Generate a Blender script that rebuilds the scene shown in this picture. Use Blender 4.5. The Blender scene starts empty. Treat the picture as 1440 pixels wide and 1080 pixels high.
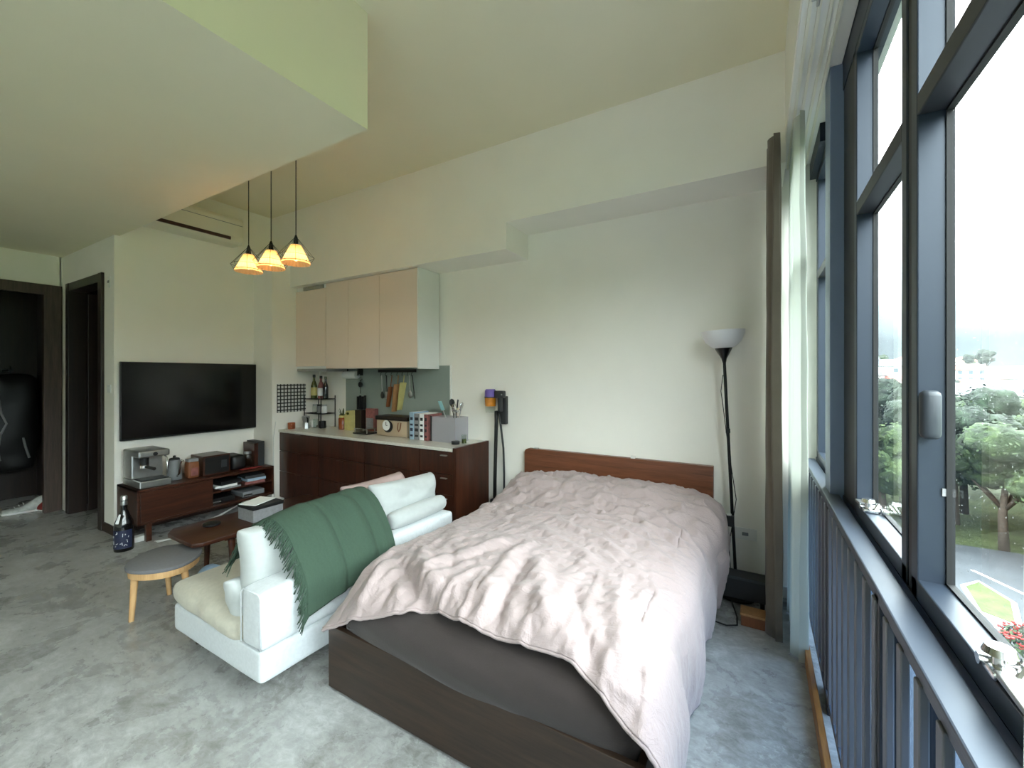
import bpy, bmesh, math, random
from mathutils import Vector, Matrix, noise as mnoise
random.seed(7)
PI = math.pi
sc = bpy.context.scene
COL = sc.collection

# ------------------------------------------------------------------ colour + materials
def lin(c):
    if isinstance(c, str):
        c = tuple(int(c[i:i + 2], 16) for i in (0, 2, 4))
    r = []
    for v in c:
        v /= 255.0
        r.append(v / 12.92 if v <= .04045 else ((v + .055) / 1.055) ** 2.4)
    return (r[0], r[1], r[2], 1.0)

def new_mat(name):
    m = bpy.data.materials.new(name)
    m.use_nodes = True
    nt = m.node_tree
    nt.nodes.clear()
    out = nt.nodes.new('ShaderNodeOutputMaterial')
    return m, nt, out

def ND(nt, t, **kw):
    n = nt.nodes.new(t)
    for k, v in kw.items():
        if k.startswith('i_'):
            n.inputs[k[2:].replace('_', ' ')].default_value = v
        else:
            setattr(n, k, v)
    return n

def ramp(nt, stops, fac):
    r = nt.nodes.new('ShaderNodeValToRGB')
    e = r.color_ramp.elements
    while len(e) > 1:
        e.remove(e[-1])
    e[0].position, e[0].color = stops[0]
    for p, c in stops[1:]:
        q = e.new(p)
        q.color = c
    nt.links.new(fac, r.inputs[0])
    return r.outputs[0]

def coords(nt, scale=(1, 1, 1), kind='Object'):
    tc = nt.nodes.new('ShaderNodeTexCoord')
    mp = nt.nodes.new('ShaderNodeMapping')
    mp.inputs['Scale'].default_value = scale
    nt.links.new(tc.outputs[kind], mp.inputs[0])
    return mp.outputs[0]

def pbr(name, col, rough=.5, metal=0, var=.06, nscale=8, bump=0, bscale=200, stretch=(1, 1, 1), spec=.5,
        sheen=0, coat=0, trans=0, detail=3, emit=None, estr=0, bdist=.002):
    """painted / fabric / metal surface: a base colour with a little noise variation and bump"""
    m, nt, out = new_mat(name)
    b = ND(nt, 'ShaderNodeBsdfPrincipled')
    c = lin(col)
    co = coords(nt, stretch)
    if var > 0:
        n = ND(nt, 'ShaderNodeTexNoise', i_Scale=nscale, i_Detail=detail)
        nt.links.new(co, n.inputs['Vector'])
        lo = tuple(max(0, v * (1 - var)) for v in c[:3]) + (1,)
        hi = tuple(min(1, v * (1 + var)) for v in c[:3]) + (1,)
        nt.links.new(ramp(nt, [(.3, lo), (.7, hi)], n.outputs[0]), b.inputs['Base Color'])
    else:
        b.inputs['Base Color'].default_value = c
    b.inputs['Roughness'].default_value = rough
    b.inputs['Metallic'].default_value = metal
    b.inputs['Specular IOR Level'].default_value = spec
    b.inputs['Sheen Weight'].default_value = sheen
    b.inputs['Coat Weight'].default_value = coat
    b.inputs['Transmission Weight'].default_value = trans
    if emit:
        b.inputs['Emission Color'].default_value = lin(emit)
        b.inputs['Emission Strength'].default_value = estr
    if bump > 0:
        n2 = ND(nt, 'ShaderNodeTexNoise', i_Scale=bscale, i_Detail=2)
        nt.links.new(co, n2.inputs['Vector'])
        bp = ND(nt, 'ShaderNodeBump', i_Strength=bump, i_Distance=bdist)
        nt.links.new(n2.outputs[0], bp.inputs['Height'])
        nt.links.new(bp.outputs[0], b.inputs['Normal'])
    nt.links.new(b.outputs[0], out.inputs[0])
    return m

def wood(name, dark, light, axis=0, scale=3.0, rough=.35, coat=0, bands=9):
    m, nt, out = new_mat(name)
    b = ND(nt, 'ShaderNodeBsdfPrincipled')
    s = [bands, bands, bands]
    s[axis] = .55
    co = coords(nt, tuple(s))
    n = ND(nt, 'ShaderNodeTexNoise', i_Scale=scale, i_Detail=6, i_Roughness=.62, i_Distortion=.5)
    nt.links.new(co, n.inputs['Vector'])
    n3 = ND(nt, 'ShaderNodeTexNoise', i_Scale=scale * 7, i_Detail=3)
    nt.links.new(co, n3.inputs['Vector'])
    mx = ND(nt, 'ShaderNodeMath', operation='MULTIPLY_ADD')
    nt.links.new(n3.outputs[0], mx.inputs[0])
    mx.inputs[1].default_value = .35
    nt.links.new(n.outputs[0], mx.inputs[2])
    d, l = lin(dark), lin(light)
    mid = tuple((a + c) / 2 for a, c in zip(d, l))
    nt.links.new(ramp(nt, [(.42, d), (.65, mid), (.85, l)], mx.outputs[0]), b.inputs['Base Color'])
    b.inputs['Roughness'].default_value = rough
    b.inputs['Coat Weight'].default_value = coat
    bp = ND(nt, 'ShaderNodeBump', i_Strength=.12, i_Distance=.002)
    nt.links.new(mx.outputs[0], bp.inputs['Height'])
    nt.links.new(bp.outputs[0], b.inputs['Normal'])
    nt.links.new(b.outputs[0], out.inputs[0])
    return m

def glassy(name, tint=(225, 240, 238), refl=.05, rough=0.0):
    """clear sheet glass: tinted transparency with a fresnel reflection"""
    m, nt, out = new_mat(name)
    t = ND(nt, 'ShaderNodeBsdfTransparent')
    t.inputs[0].default_value = lin(tint)
    g = ND(nt, 'ShaderNodeBsdfGlossy')
    g.inputs['Roughness'].default_value = rough
    lw = ND(nt, 'ShaderNodeLayerWeight', i_Blend=.5)
    pw = ND(nt, 'ShaderNodeMath', operation='POWER')
    nt.links.new(lw.outputs['Facing'], pw.inputs[0])
    pw.inputs[1].default_value = 5
    f = ND(nt, 'ShaderNodeMath', operation='MULTIPLY_ADD')
    nt.links.new(pw.outputs[0], f.inputs[0])
    f.inputs[1].default_value = .7
    f.inputs[2].default_value = .03
    mx = ND(nt, 'ShaderNodeMixShader')
    nt.links.new(f.outputs[0], mx.inputs[0])
    nt.links.new(t.outputs[0], mx.inputs[1])
    nt.links.new(g.outputs[0], mx.inputs[2])
    nt.links.new(mx.outputs[0], out.inputs[0])
    return m

def cloth_thin(name, col, trans=.5, open_=.0, bump=.3, bscale=300):
    """thin woven cloth that lets light through"""
    m, nt, out = new_mat(name)
    d = ND(nt, 'ShaderNodeBsdfDiffuse')
    d.inputs[0].default_value = lin(col)
    tr = ND(nt, 'ShaderNodeBsdfTranslucent')
    tr.inputs[0].default_value = lin(col)
    co = coords(nt)
    n2 = ND(nt, 'ShaderNodeTexNoise', i_Scale=bscale, i_Detail=2)
    nt.links.new(co, n2.inputs['Vector'])
    bp = ND(nt, 'ShaderNodeBump', i_Strength=bump, i_Distance=.001)
    nt.links.new(n2.outputs[0], bp.inputs['Height'])
    nt.links.new(bp.outputs[0], d.inputs['Normal'])
    mx = ND(nt, 'ShaderNodeMixShader')
    mx.inputs[0].default_value = trans
    nt.links.new(d.outputs[0], mx.inputs[1])
    nt.links.new(tr.outputs[0], mx.inputs[2])
    last = mx.outputs[0]
    if open_ > 0:
        t = ND(nt, 'ShaderNodeBsdfTransparent')
        m2 = ND(nt, 'ShaderNodeMixShader')
        m2.inputs[0].default_value = open_
        nt.links.new(last, m2.inputs[1])
        nt.links.new(t.outputs[0], m2.inputs[2])
        last = m2.outputs[0]
    nt.links.new(last, out.inputs[0])
    return m

def floor_mat():
    m, nt, out = new_mat('polished_stone_floor')
    b = ND(nt, 'ShaderNodeBsdfPrincipled')
    co = coords(nt, (1.0, 1.0, 1))
    n1 = ND(nt, 'ShaderNodeTexNoise', i_Scale=2.6, i_Detail=10, i_Roughness=.70, i_Distortion=.35)
    nt.links.new(co, n1.inputs['Vector'])
    n2 = ND(nt, 'ShaderNodeTexNoise', i_Scale=13, i_Detail=9, i_Roughness=.75, i_Distortion=.5)
    nt.links.new(coords(nt, (1, 1.6, 1)), n2.inputs['Vector'])
    a = ND(nt, 'ShaderNodeMix')
    a.inputs[0].default_value = .48
    nt.links.new(n1.outputs[0], a.inputs[2])
    nt.links.new(n2.outputs[0], a.inputs[3])
    c = ramp(nt, [(.33, lin('6c6966')), (.43, lin('8b8a87')), (.53, lin('a3a3a1')), (.66, lin('c4c5c4'))], a.outputs[0])
    nt.links.new(c, b.inputs['Base Color'])
    rr = ramp(nt, [(.35, (.22, .22, .22, 1)), (.75, (.40, .40, .40, 1))], n1.outputs[0])
    nt.links.new(rr, b.inputs['Roughness'])
    bp = ND(nt, 'ShaderNodeBump', i_Strength=.06, i_Distance=.003)
    nt.links.new(a.outputs[0], bp.inputs['Height'])
    nt.links.new(bp.outputs[0], b.inputs['Normal'])
    nt.links.new(b.outputs[0], out.inputs[0])
    return m

def foliage(name, dark, mid, light, scale=1.6):
    m, nt, out = new_mat(name)
    b = ND(nt, 'ShaderNodeBsdfPrincipled')
    co = coords(nt)
    n = ND(nt, 'ShaderNodeTexNoise', i_Scale=scale, i_Detail=8, i_Roughness=.75)
    nt.links.new(co, n.inputs['Vector'])
    nt.links.new(ramp(nt, [(.36, lin(dark)), (.5, lin(mid)), (.64, lin(light))], n.outputs[0]), b.inputs['Base Color'])
    b.inputs['Roughness'].default_value = .8
    bp = ND(nt, 'ShaderNodeBump', i_Strength=1, i_Distance=.5)
    nt.links.new(n.outputs[0], bp.inputs['Height'])
    nt.links.new(bp.outputs[0], b.inputs['Normal'])
    nt.links.new(b.outputs[0], out.inputs[0])
    return m

def lattice(name, c1, c2, pitch):
    m, nt, out = new_mat(name)
    b = ND(nt, 'ShaderNodeBsdfPrincipled')
    tc = nt.nodes.new('ShaderNodeTexCoord')
    sp = nt.nodes.new('ShaderNodeSeparateXYZ')
    cb = nt.nodes.new('ShaderNodeCombineXYZ')
    nt.links.new(tc.outputs['Object'], sp.inputs[0])
    nt.links.new(sp.outputs['Y'], cb.inputs[0])
    nt.links.new(sp.outputs['Z'], cb.inputs[1])
    bt = ND(nt, 'ShaderNodeTexBrick', offset=0.0, squash=1.0)
    bt.inputs['Scale'].default_value = 1
    bt.inputs['Brick Width'].default_value = pitch
    bt.inputs['Row Height'].default_value = pitch
    bt.inputs['Mortar Size'].default_value = pitch * .17
    bt.inputs['Color1'].default_value = lin(c1)
    bt.inputs['Color2'].default_value = lin(c1)
    bt.inputs['Mortar'].default_value = lin(c2)
    nt.links.new(cb.outputs[0], bt.inputs['Vector'])
    nt.links.new(bt.outputs[0], b.inputs['Base Color'])
    nt.links.new(b.outputs[0], out.inputs[0])
    return m

def checks(name, c1, c2, scale):
    m, nt, out = new_mat(name)
    b = ND(nt, 'ShaderNodeBsdfPrincipled')
    ck = ND(nt, 'ShaderNodeTexChecker', i_Scale=scale)
    ck.inputs['Color1'].default_value = lin(c1)
    ck.inputs['Color2'].default_value = lin(c2)
    nt.links.new(coords(nt), ck.inputs['Vector'])
    nt.links.new(ck.outputs[0], b.inputs['Base Color'])
    b.inputs['Roughness'].default_value = .6
    nt.links.new(b.outputs[0], out.inputs[0])
    return m

def crumpled(name, col):
    """washed cotton: fine creases as bump, no colour change"""
    m, nt, out = new_mat(name)
    b = ND(nt, 'ShaderNodeBsdfPrincipled')
    b.inputs['Base Color'].default_value = lin(col)
    b.inputs['Roughness'].default_value = .93
    b.inputs['Sheen Weight'].default_value = .15
    prev = None
    for (sc_, st, amp, dist) in ((9, (1, 2.2, 1.5), .28, .014), (26, (1.6, 1, 1), .35, .006), (160, (1, 1, 1), .25, .002)):
        n = ND(nt, 'ShaderNodeTexNoise', i_Scale=sc_, i_Detail=3, i_Distortion=1.2)
        nt.links.new(coords(nt, st), n.inputs['Vector'])
        s_ = ND(nt, 'ShaderNodeMath', operation='SUBTRACT'); s_.inputs[1].default_value = .5
        a_ = ND(nt, 'ShaderNodeMath', operation='ABSOLUTE')
        nt.links.new(n.outputs[0], s_.inputs[0]); nt.links.new(s_.outputs[0], a_.inputs[0])
        i_ = ND(nt, 'ShaderNodeMath', operation='POWER'); i_.inputs[1].default_value = .6
        nt.links.new(a_.outputs[0], i_.inputs[0])
        bp = ND(nt, 'ShaderNodeBump', invert=True, i_Strength=amp, i_Distance=dist)
        nt.links.new(i_.outputs[0], bp.inputs['Height'])
        if prev is not None:
            nt.links.new(prev, bp.inputs['Normal'])
        prev = bp.outputs[0]
    nt.links.new(prev, b.inputs['Normal'])
    nt.links.new(b.outputs[0], out.inputs[0])
    return m

M = {}
M['wall'] = pbr('cream_wall_paint', 'f5f2ea', .85, var=.015, nscale=3, bump=.05, bscale=120)
M['ceil'] = pbr('cream_ceiling_paint', 'ece6cc', .9, var=.015, nscale=2)
M['floor'] = floor_mat()
M['dkwood'] = wood('dark_walnut', '1f0f0a', '47251a', 0, 3, .3)
M['dkwood_y'] = wood('dark_walnut_lengthways', '200f0a', '4c2819', 1, 3, .32)
M['cabwood'] = wood('cabinet_walnut', '1e0d08', '482416', 2, 2.5, .3, bands=7)
M['bedwood'] = wood('headboard_walnut', '54301f', '7d4c34', 0, 3, .35)
M['footwood'] = wood('footboard_oak_brown', '20150e', '3c2c21', 0, 3.5, .45)
M['ltwood'] = wood('beech', 'b98d5c', 'd7b07e', 2, 3, .5)
M['trimwood'] = wood('trim_wood', '7a4d23', 'a8753c', 1, 3, .45)
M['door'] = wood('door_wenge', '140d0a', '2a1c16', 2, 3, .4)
M['doorframe'] = wood('door_frame_brown', '32261f', '51413a', 2, 3, .5)
M['base'] = pbr('skirting_brown', '33221c', .5)
M['sofa'] = pbr('light_grey_weave', 'c9cdd0', .95, var=.05, nscale=60, bump=.5, bscale=420, sheen=.2)
M['sofa_seat'] = pbr('sand_grey_weave', 'b3ae9f', .95, var=.06, nscale=50, bump=.5, bscale=420, sheen=.2)
M['cushion'] = pbr('pale_cushion_cloth', 'afb3b2', .95, var=.03, nscale=30, bump=.3, bscale=400, sheen=.2)
M['pinkcloth'] = pbr('dusty_pink_cloth', 'a58f8b', .95, var=.05, nscale=20, bump=.3, bscale=400)
M['duvet'] = crumpled('washed_pink_cotton', 'a59493')
M['sheet'] = pbr('dark_taupe_sheet', '312826', .9, var=.05, nscale=14, bump=.3, bscale=150, sheen=.2)
M['throw'] = pbr('sage_green_wool', '374b3d', .95, var=.06, nscale=120, bump=.6, bscale=500)
M['winframe'] = pbr('slate_blue_aluminium', '29323f', .38, metal=.25, var=.03, nscale=4)
M['windark'] = pbr('dark_bronze_profile', '2c2d33', .45, metal=.3, var=.02)
M['rubber'] = pbr('black_gasket', '0e0e10', .7, var=0)
M['column'] = pbr('slate_blue_cladding', '7485a0', .42, metal=.1, var=.03, nscale=3)
M['bar'] = pbr('pale_grey_bar', '6c6d74', .4, metal=.2, var=.03)
M['rail'] = pbr('rail_grey_blue', '4b5360', .4, metal=.3, var=.03)
M['spandrel'] = pbr('navy_spandrel', '1c2937', .55, var=.06, nscale=2)
M['glass'] = glassy('window_glass', (240, 247, 245))
M['lowglass'] = glassy('tinted_lower_glass', (160, 176, 190))
M['clear'] = glassy('clear_glass', (240, 243, 241))
M['frost'] = cloth_thin('cloudy_acrylic', 'dedce2', .5, .55, 0)
M['chrome'] = pbr('chrome', 'd8d8d8', .18, metal=1, var=0)
M['steel'] = pbr('brushed_steel', 'b4b5b4', .32, metal=.9, var=.06, nscale=30)
M['black'] = pbr('black_plastic', '101011', .45, var=.1)
M['blacksat'] = pbr('black_satin_metal', '121212', .35, metal=.3, var=0)
M['screen'] = pbr('tv_screen', '050506', .16, var=0)
M['white'] = pbr('white_plastic', 'e8e8e4', .4, var=.01)
M['gloss'] = pbr('glossy_white_lacquer', 'ead9cb', .07, var=.01, nscale=2, spec=.6)
M['cabside'] = pbr('white_melamine', 'e9eae8', .35, var=.01)
M['worktop'] = pbr('pale_quartz', 'd9d6cd', .22, var=.08, nscale=90)
M['splash'] = pbr('grey_green_glass_panel', '8f9a94', .08, var=.02, spec=.7)
M['lampshade'] = pbr('frosted_white', 'e6e6ea', .35, var=.01)
M['curtain'] = pbr('taupe_drape', '6a6157', .95, var=.05, nscale=12, bump=.3, bscale=250, sheen=.2)
M['sheer'] = cloth_thin('white_sheer', 'c0c5bc', .30, .03)
M['greyseat'] = pbr('grey_felt', '6e6d70', .95, var=.06, nscale=80)
M['copper'] = pbr('copper', 'b4694a', .3, metal=.7, var=.05)
M['amber'] = pbr('amber_jar', '8a3f16', .2, var=.2, nscale=20, coat=.4)
M['yellow'] = pbr('pale_yellow_card', 'c9bd7a', .6, var=.08, nscale=20)
M['rose'] = pbr('rose_card', '8a5450', .6, var=.25, nscale=30)
M['red'] = pbr('red_cloth', '8c2a26', .7, var=.1)
M['beige'] = pbr('beige_card', 'b9a58c', .6, var=.06)
M['tan'] = pbr('tan_wood_plain', 'a97c50', .55, var=.12, nscale=20, stretch=(4, 4, .6))
M['brown'] = pbr('brown_wood_plain', '7c4a2c', .5, var=.15, nscale=20, stretch=(4, 4, .6))
M['teal'] = pbr('teal_silicone', '7fb0b4', .4, var=.02)
M['blue'] = pbr('pale_blue_card', '9db6cc', .6, var=.05)
M['navy'] = pbr('navy_label', '1c2440', .5, var=.1)
M['bottle'] = pbr('dark_bottle_glass', '0d0c0d', .12, var=0, coat=.5)
M['green_b'] = pbr('olive_bottle', '4c5426', .15, var=.1)
M['paper'] = pbr('white_paper', 'eceded', .8, var=.02)
M['greybook'] = pbr('grey_book_cloth', '8d8d90', .7, var=.1, nscale=40)
M['ink'] = pbr('dark_print', '2a2a2e', .7, var=0)
M['purple'] = pbr('purple_filter', '6f5aa6', .3, var=.08)
M['orange'] = pbr('orange_translucent', 'c47a1c', .2, var=.15, nscale=30, coat=.5)
M['grey'] = pbr('mid_grey_plastic', '7c7f82', .45, var=.04)
M['dkgrey'] = pbr('charcoal_plastic', '2e3032', .5, var=.06)
M['handle'] = pbr('slate_handle', '2c3138', .45, var=.03)
M['acwhite'] = pbr('warm_white_plastic', 'e6e3d2', .45, var=.01)
M['checks'] = lattice('black_lattice_on_white', 'd0d0cc', '121212', .043)
M['cord'] = pbr('black_cord', '0c0c0c', .6, var=0)
M['whitecord'] = pbr('white_cord', 'd8d8d4', .5, var=0)
M['leafgreen'] = pbr('leaf_green', '4d5a2c', .6, var=.2, nscale=20)
M['shoe'] = pbr('grey_white_mesh_shoe', 'b9bcb8', .8, var=.15, nscale=40)
M['asphalt'] = pbr('wet_asphalt', '46494d', .5, var=.12, nscale=.4)
M['grass'] = foliage('lawn', '333e1c', '434e26', '545e34', .3)
M['paint'] = pbr('road_paint', 'e8e8e4', .6, var=.05)
M['trunk'] = pbr('bark', '4a4038', .9, var=.2, nscale=6)
M['tree1'] = foliage('leaves_bright', '0f180b', '223316', '3e4f25', 1.1)
M['tree2'] = foliage('leaves_deep', '0c140d', '192718', '2a3c28', 1.2)
M['tree3'] = foliage('leaves_yellow_green', '15210d', '2e401c', '4a582d', 1.0)
M['roofred'] = pbr('red_roof_tiles', '8a4c40', .8, var=.15, nscale=1)
M['roofgrey'] = pbr('grey_roof', '6c7175', .7, var=.1, nscale=.6)
M['roofor'] = pbr('orange_roof_tiles', '96664c', .8, var=.15, nscale=1)
M['hwall'] = pbr('white_render', 'aeb0b0', .8, var=.04, nscale=.5)
M['hwin'] = pbr('house_window_dark', '4c565e', .2, var=0)

# ------------------------------------------------------------------ mesh builder
class B:
    def __init__(s):
        s.bm = bmesh.new()

    def _take(s, t, mat=None):
        if mat is not None:
            bmesh.ops.transform(t, matrix=mat, verts=t.verts)
        me = bpy.data.meshes.new('t')
        t.to_mesh(me)
        t.free()
        s.bm.from_mesh(me)
        bpy.data.meshes.remove(me)
        return s

    def box(s, x0, y0, z0, x1, y1, z1, bev=0, seg=2, mat=None):
        t = bmesh.new()
        bmesh.ops.create_cube(t, size=1)
        sx, sy, sz = abs(x1 - x0), abs(y1 - y0), abs(z1 - z0)
        for v in t.verts:
            v.co = Vector(((x0 + x1) / 2 + v.co.x * sx, (y0 + y1) / 2 + v.co.y * sy, (z0 + z1) / 2 + v.co.z * sz))
        if bev > 0:
            bev = min(bev, .49 * min(sx, sy, sz))
            bmesh.ops.bevel(t, geom=list(t.edges), offset=bev, segments=seg, affect='EDGES', profile=.5)
        return s._take(t, mat)

    def prism(s, pts, z0, z1, bev=0, mat=None):
        t = bmesh.new()
        f = t.faces.new([t.verts.new((p[0], p[1], z0)) for p in pts])
        r = bmesh.ops.extrude_face_region(t, geom=[f])
        for e in r['geom']:
            if isinstance(e, bmesh.types.BMVert):
                e.co.z = z1
        bmesh.ops.recalc_face_normals(t, faces=t.faces)
        if bev > 0:
            bmesh.ops.bevel(t, geom=list(t.edges), offset=bev, segments=2, affect='EDGES', profile=.5)
        return s._take(t, mat)

    def cyl(s, p0, p1, r0, r1=None, n=16, cap=True):
        r1 = r0 if r1 is None else r1
        p0, p1 = Vector(p0), Vector(p1)
        d = (p1 - p0)
        q = d.to_track_quat('Z', 'Y')
        a = [s.bm.verts.new(p0 + q @ Vector((r0 * math.cos(2 * PI * k / n), r0 * math.sin(2 * PI * k / n), 0))) for k in range(n)]
        b = [s.bm.verts.new(p1 + q @ Vector((r1 * math.cos(2 * PI * k / n), r1 * math.sin(2 * PI * k / n), 0))) for k in range(n)]
        for k in range(n):
            s.bm.faces.new((a[k], a[(k + 1) % n], b[(k + 1) % n], b[k]))
        if cap:
            s.bm.faces.new(a[::-1])
            s.bm.faces.new(b)
        return s

    def tube(s, pts, r, n=8, closed=False):
        pts = [Vector(p) for p in pts]
        rings = []
        N = len(pts)
        up = None
        for i, p in enumerate(pts):
            if closed:
                d = pts[(i + 1) % N] - pts[i - 1]
            else:
                d = pts[min(i + 1, N - 1)] - pts[max(i - 1, 0)]
            d.normalize()
            if up is None:
                up = Vector((0, 0, 1)) if abs(d.z) < .9 else Vector((1, 0, 0))
            x = d.cross(up)
            if x.length < 1e-5:
                x = d.orthogonal()
            x.normalize()
            y = x.cross(d).normalized()
            up = y
            rr = r[i] if isinstance(r, (list, tuple)) else r
            rings.append([s.bm.verts.new(p + x * rr * math.cos(2 * PI * k / n) + y * rr * math.sin(2 * PI * k / n)) for k in range(n)])
        for i in range(N if closed else N - 1):
            a, b = rings[i], rings[(i + 1) % N]
            for k in range(n):
                s.bm.faces.new((a[k], a[(k + 1) % n], b[(k + 1) % n], b[k]))
        if not closed:
            s.bm.faces.new(rings[0][::-1])
            s.bm.faces.new(rings[-1])
        return s

    def lathe(s, prof, c=(0, 0, 0), n=24, mat=None):
        t = bmesh.new()
        rings = []
        for (r, z) in prof:
            if r < 1e-6:
                rings.append([t.verts.new((0, 0, z))])
            else:
                rings.append([t.verts.new((r * math.cos(2 * PI * k / n), r * math.sin(2 * PI * k / n), z)) for k in range(n)])
        for a, b in zip(rings, rings[1:]):
            for k in range(n):
                k2 = (k + 1) % n
                if len(a) == 1 and len(b) == 1:
                    continue
                if len(a) == 1:
                    t.faces.new((a[0], b[k2], b[k]))
                elif len(b) == 1:
                    t.faces.new((a[k], a[k2], b[0]))
                else:
                    t.faces.new((a[k], a[k2], b[k2], b[k]))
        bmesh.ops.recalc_face_normals(t, faces=t.faces)
        m = Matrix.Translation(c)
        if mat is not None:
            m = m @ mat
        return s._take(t, m)

    def grid(s, fn, nu, nv, wrap_u=False):
        vs = [[s.bm.verts.new(fn(i / nu, j / nv)) for j in range(nv + 1)] for i in range(nu + (0 if wrap_u else 1))]
        L = len(vs)
        for i in range(nu):
            for j in range(nv):
                a, b = vs[i], vs[(i + 1) % L]
                s.bm.faces.new((a[j], b[j], b[j + 1], a[j + 1]))
        return s

    def pillow(s, c, size, rot=None, n=14, pinch=.55, sag=0, seed=0, lump=.012):
        """soft cushion: a subdivided block whose thickness falls to the seam"""
        t = bmesh.new()
        w, h, d = size
        rows = {}
        def vert(side, i, j):
            u, v = i / n * 2 - 1, j / n * 2 - 1
            e = (1 - abs(u) ** 3.2) * (1 - abs(v) ** 3.2)
            th = d / 2 * (pinch * min(1, e * 8) ** .5 + (1 - pinch) * e ** .55) if e > 0 else 0
            cu = 1 - .06 * (1 - abs(v)) * 0 - .05 * (abs(v) ** 2) * (1 - abs(u)) * 0
            p = Vector((u * w / 2 * (1 - .05 * (1 - v * v)), v * h / 2 * (1 - .05 * (1 - u * u)), side * th))
            q = mnoise.noise(Vector((u * 1.7 + seed, v * 1.7, side * 2.0 + seed)))
            p.z += q * lump * (1 if e > 0 else .3)
            return p
        for side in (1, -1):
            for i in range(n + 1):
                for j in range(n + 1):
                    edge = i in (0, n) or j in (0, n)
                    key = (0 if edge else side, i, j)
                    if key not in rows:
                        rows[key] = t.verts.new(vert(side, i, j))
        for side in (1, -1):
            for i in range(n):
                for j in range(n):
                    q = []
                    for (a, b) in ((i, j), (i + 1, j), (i + 1, j + 1), (i, j + 1)):
                        edge = a in (0, n) or b in (0, n)
                        q.append(rows[(0 if edge else side, a, b)])
                    t.faces.new(q if side > 0 else q[::-1])
        m = Matrix.Translation(c)
        if rot is not None:
            m = m @ rot
        return s._take(t, m)

    def softbox(s, x0, y0, z0, x1, y1, z1, r=.04, puff=.02, n=10, seed=0, lump=.006):
        """upholstered block: rounded edges, crowned faces"""
        t = bmesh.new()
        bmesh.ops.create_cube(t, size=2)
        bmesh.ops.subdivide_edges(t, edges=list(t.edges), cuts=n, use_grid_fill=True)
        hx, hy, hz = (x1 - x0) / 2, (y1 - y0) / 2, (z1 - z0) / 2
        for v in t.verts:
            u = v.co.copy()
            def remap(a, h):
                # pack rows towards the edges so the rounding is resolved
                sgn = 1 if a >= 0 else -1
                a = abs(a)
                return sgn * h * (1 - (1 - a) ** 1.6)
            p = Vector((remap(u.x, hx), remap(u.y, hy), remap(u.z, hz)))
            inner = Vector((max(-hx + r, min(hx - r, p.x)), max(-hy + r, min(hy - r, p.y)), max(-hz + r, min(hz - r, p.z))))
            d = p - inner
            if d.length > 1e-9:
                p = inner + d.normalized() * r
            a, b, c = abs(p.x / hx), abs(p.y / hy), abs(p.z / hz)
            g = Vector(((1 - b * b) * (1 - c * c) * (p.x / hx), (1 - a * a) * (1 - c * c) * (p.y / hy), (1 - a * a) * (1 - b * b) * (p.z / hz)))
            p += g * puff
            q = mnoise.noise_vector(p * 5 + Vector((seed, seed * 2, 0)))
            p += q * lump
            v.co = p + Vector(((x0 + x1) / 2, (y0 + y1) / 2, (z0 + z1) / 2))
        return s._take(t)

    def build(s, name, mat, parent=None, smooth=False, solid=0, subsurf=0, kind=None, angle=None, loc=None):
        me = bpy.data.meshes.new(name)
        bmesh.ops.recalc_face_normals(s.bm, faces=s.bm.faces) if not smooth == 'keep' else None
        if parent is not None:
            off = OFF.get(parent.name, Vector((0, 0, 0)))
            bmesh.ops.translate(s.bm, verts=s.bm.verts, vec=-off)
        elif loc is not None:
            bmesh.ops.translate(s.bm, verts=s.bm.verts, vec=-Vector(loc))
        s.bm.to_mesh(me)
        s.bm.free()
        me.materials.append(mat if not isinstance(mat, str) else M[mat])
        if smooth:
            for p in me.polygons:
                p.use_smooth = True
        o = bpy.data.objects.new(name, me)
        COL.objects.link(o)
        if smooth == 'auto':
            try:
                me.set_sharp_from_angle(angle=math.radians(40))
            except Exception:
                pass
        if parent is not None:
            o.parent = parent
            OFF[o.name] = OFF.get(parent.name, Vector((0, 0, 0)))
        elif loc is not None:
            o.location = loc
            OFF[o.name] = Vector(loc)
        if solid:
            md = o.modifiers.new('solid', 'SOLIDIFY')
            md.thickness = solid
            md.offset = 0
        if subsurf:
            md = o.modifiers.new('sub', 'SUBSURF')
            md.levels = md.render_levels = subsurf
        if kind:
            o['kind'] = kind
        return o

OFF = {}

def thing(name, label, cat, loc=(0, 0, 0), group=None, rot=None):
    o = bpy.data.objects.new(name, None)
    o.empty_display_size = .1
    COL.objects.link(o)
    o.location = loc
    OFF[o.name] = Vector(loc)
    o['label'] = label
    o['category'] = cat
    if group:
        o['group'] = group
    return o

def tag(o, label, cat, group=None, kind=None):
    o['label'] = label
    o['category'] = cat
    if group:
        o['group'] = group
    if kind:
        o['kind'] = kind
    return o

def local(root, loc, rotz=0, rot=None):
    """move a thing that was modelled around the origin"""
    root.location = loc
    root.rotation_euler = rot if rot else (0, 0, rotz)

def dup(root, loc, label, rot=(0, 0, 0), scale=1, group=None):
    r = root.copy()
    COL.objects.link(r)
    r.location = loc
    r.rotation_euler = rot
    r.scale = (scale,) * 3 if not isinstance(scale, tuple) else scale
    r['label'] = label
    if group:
        r['group'] = group
    for ch in list(root.children):
        c = ch.copy()
        COL.objects.link(c)
        c.parent = r
        for g in list(ch.children):
            d = g.copy()
            COL.objects.link(d)
            d.parent = c
    return r

def S(name, b, mat, parent=None, **kw):
    return b.build(name, mat, parent, kind='structure' if parent is None else None, **kw)

def smooth01(x):
    x = max(0, min(1, x))
    return x * x * (3 - 2 * x)

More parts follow.
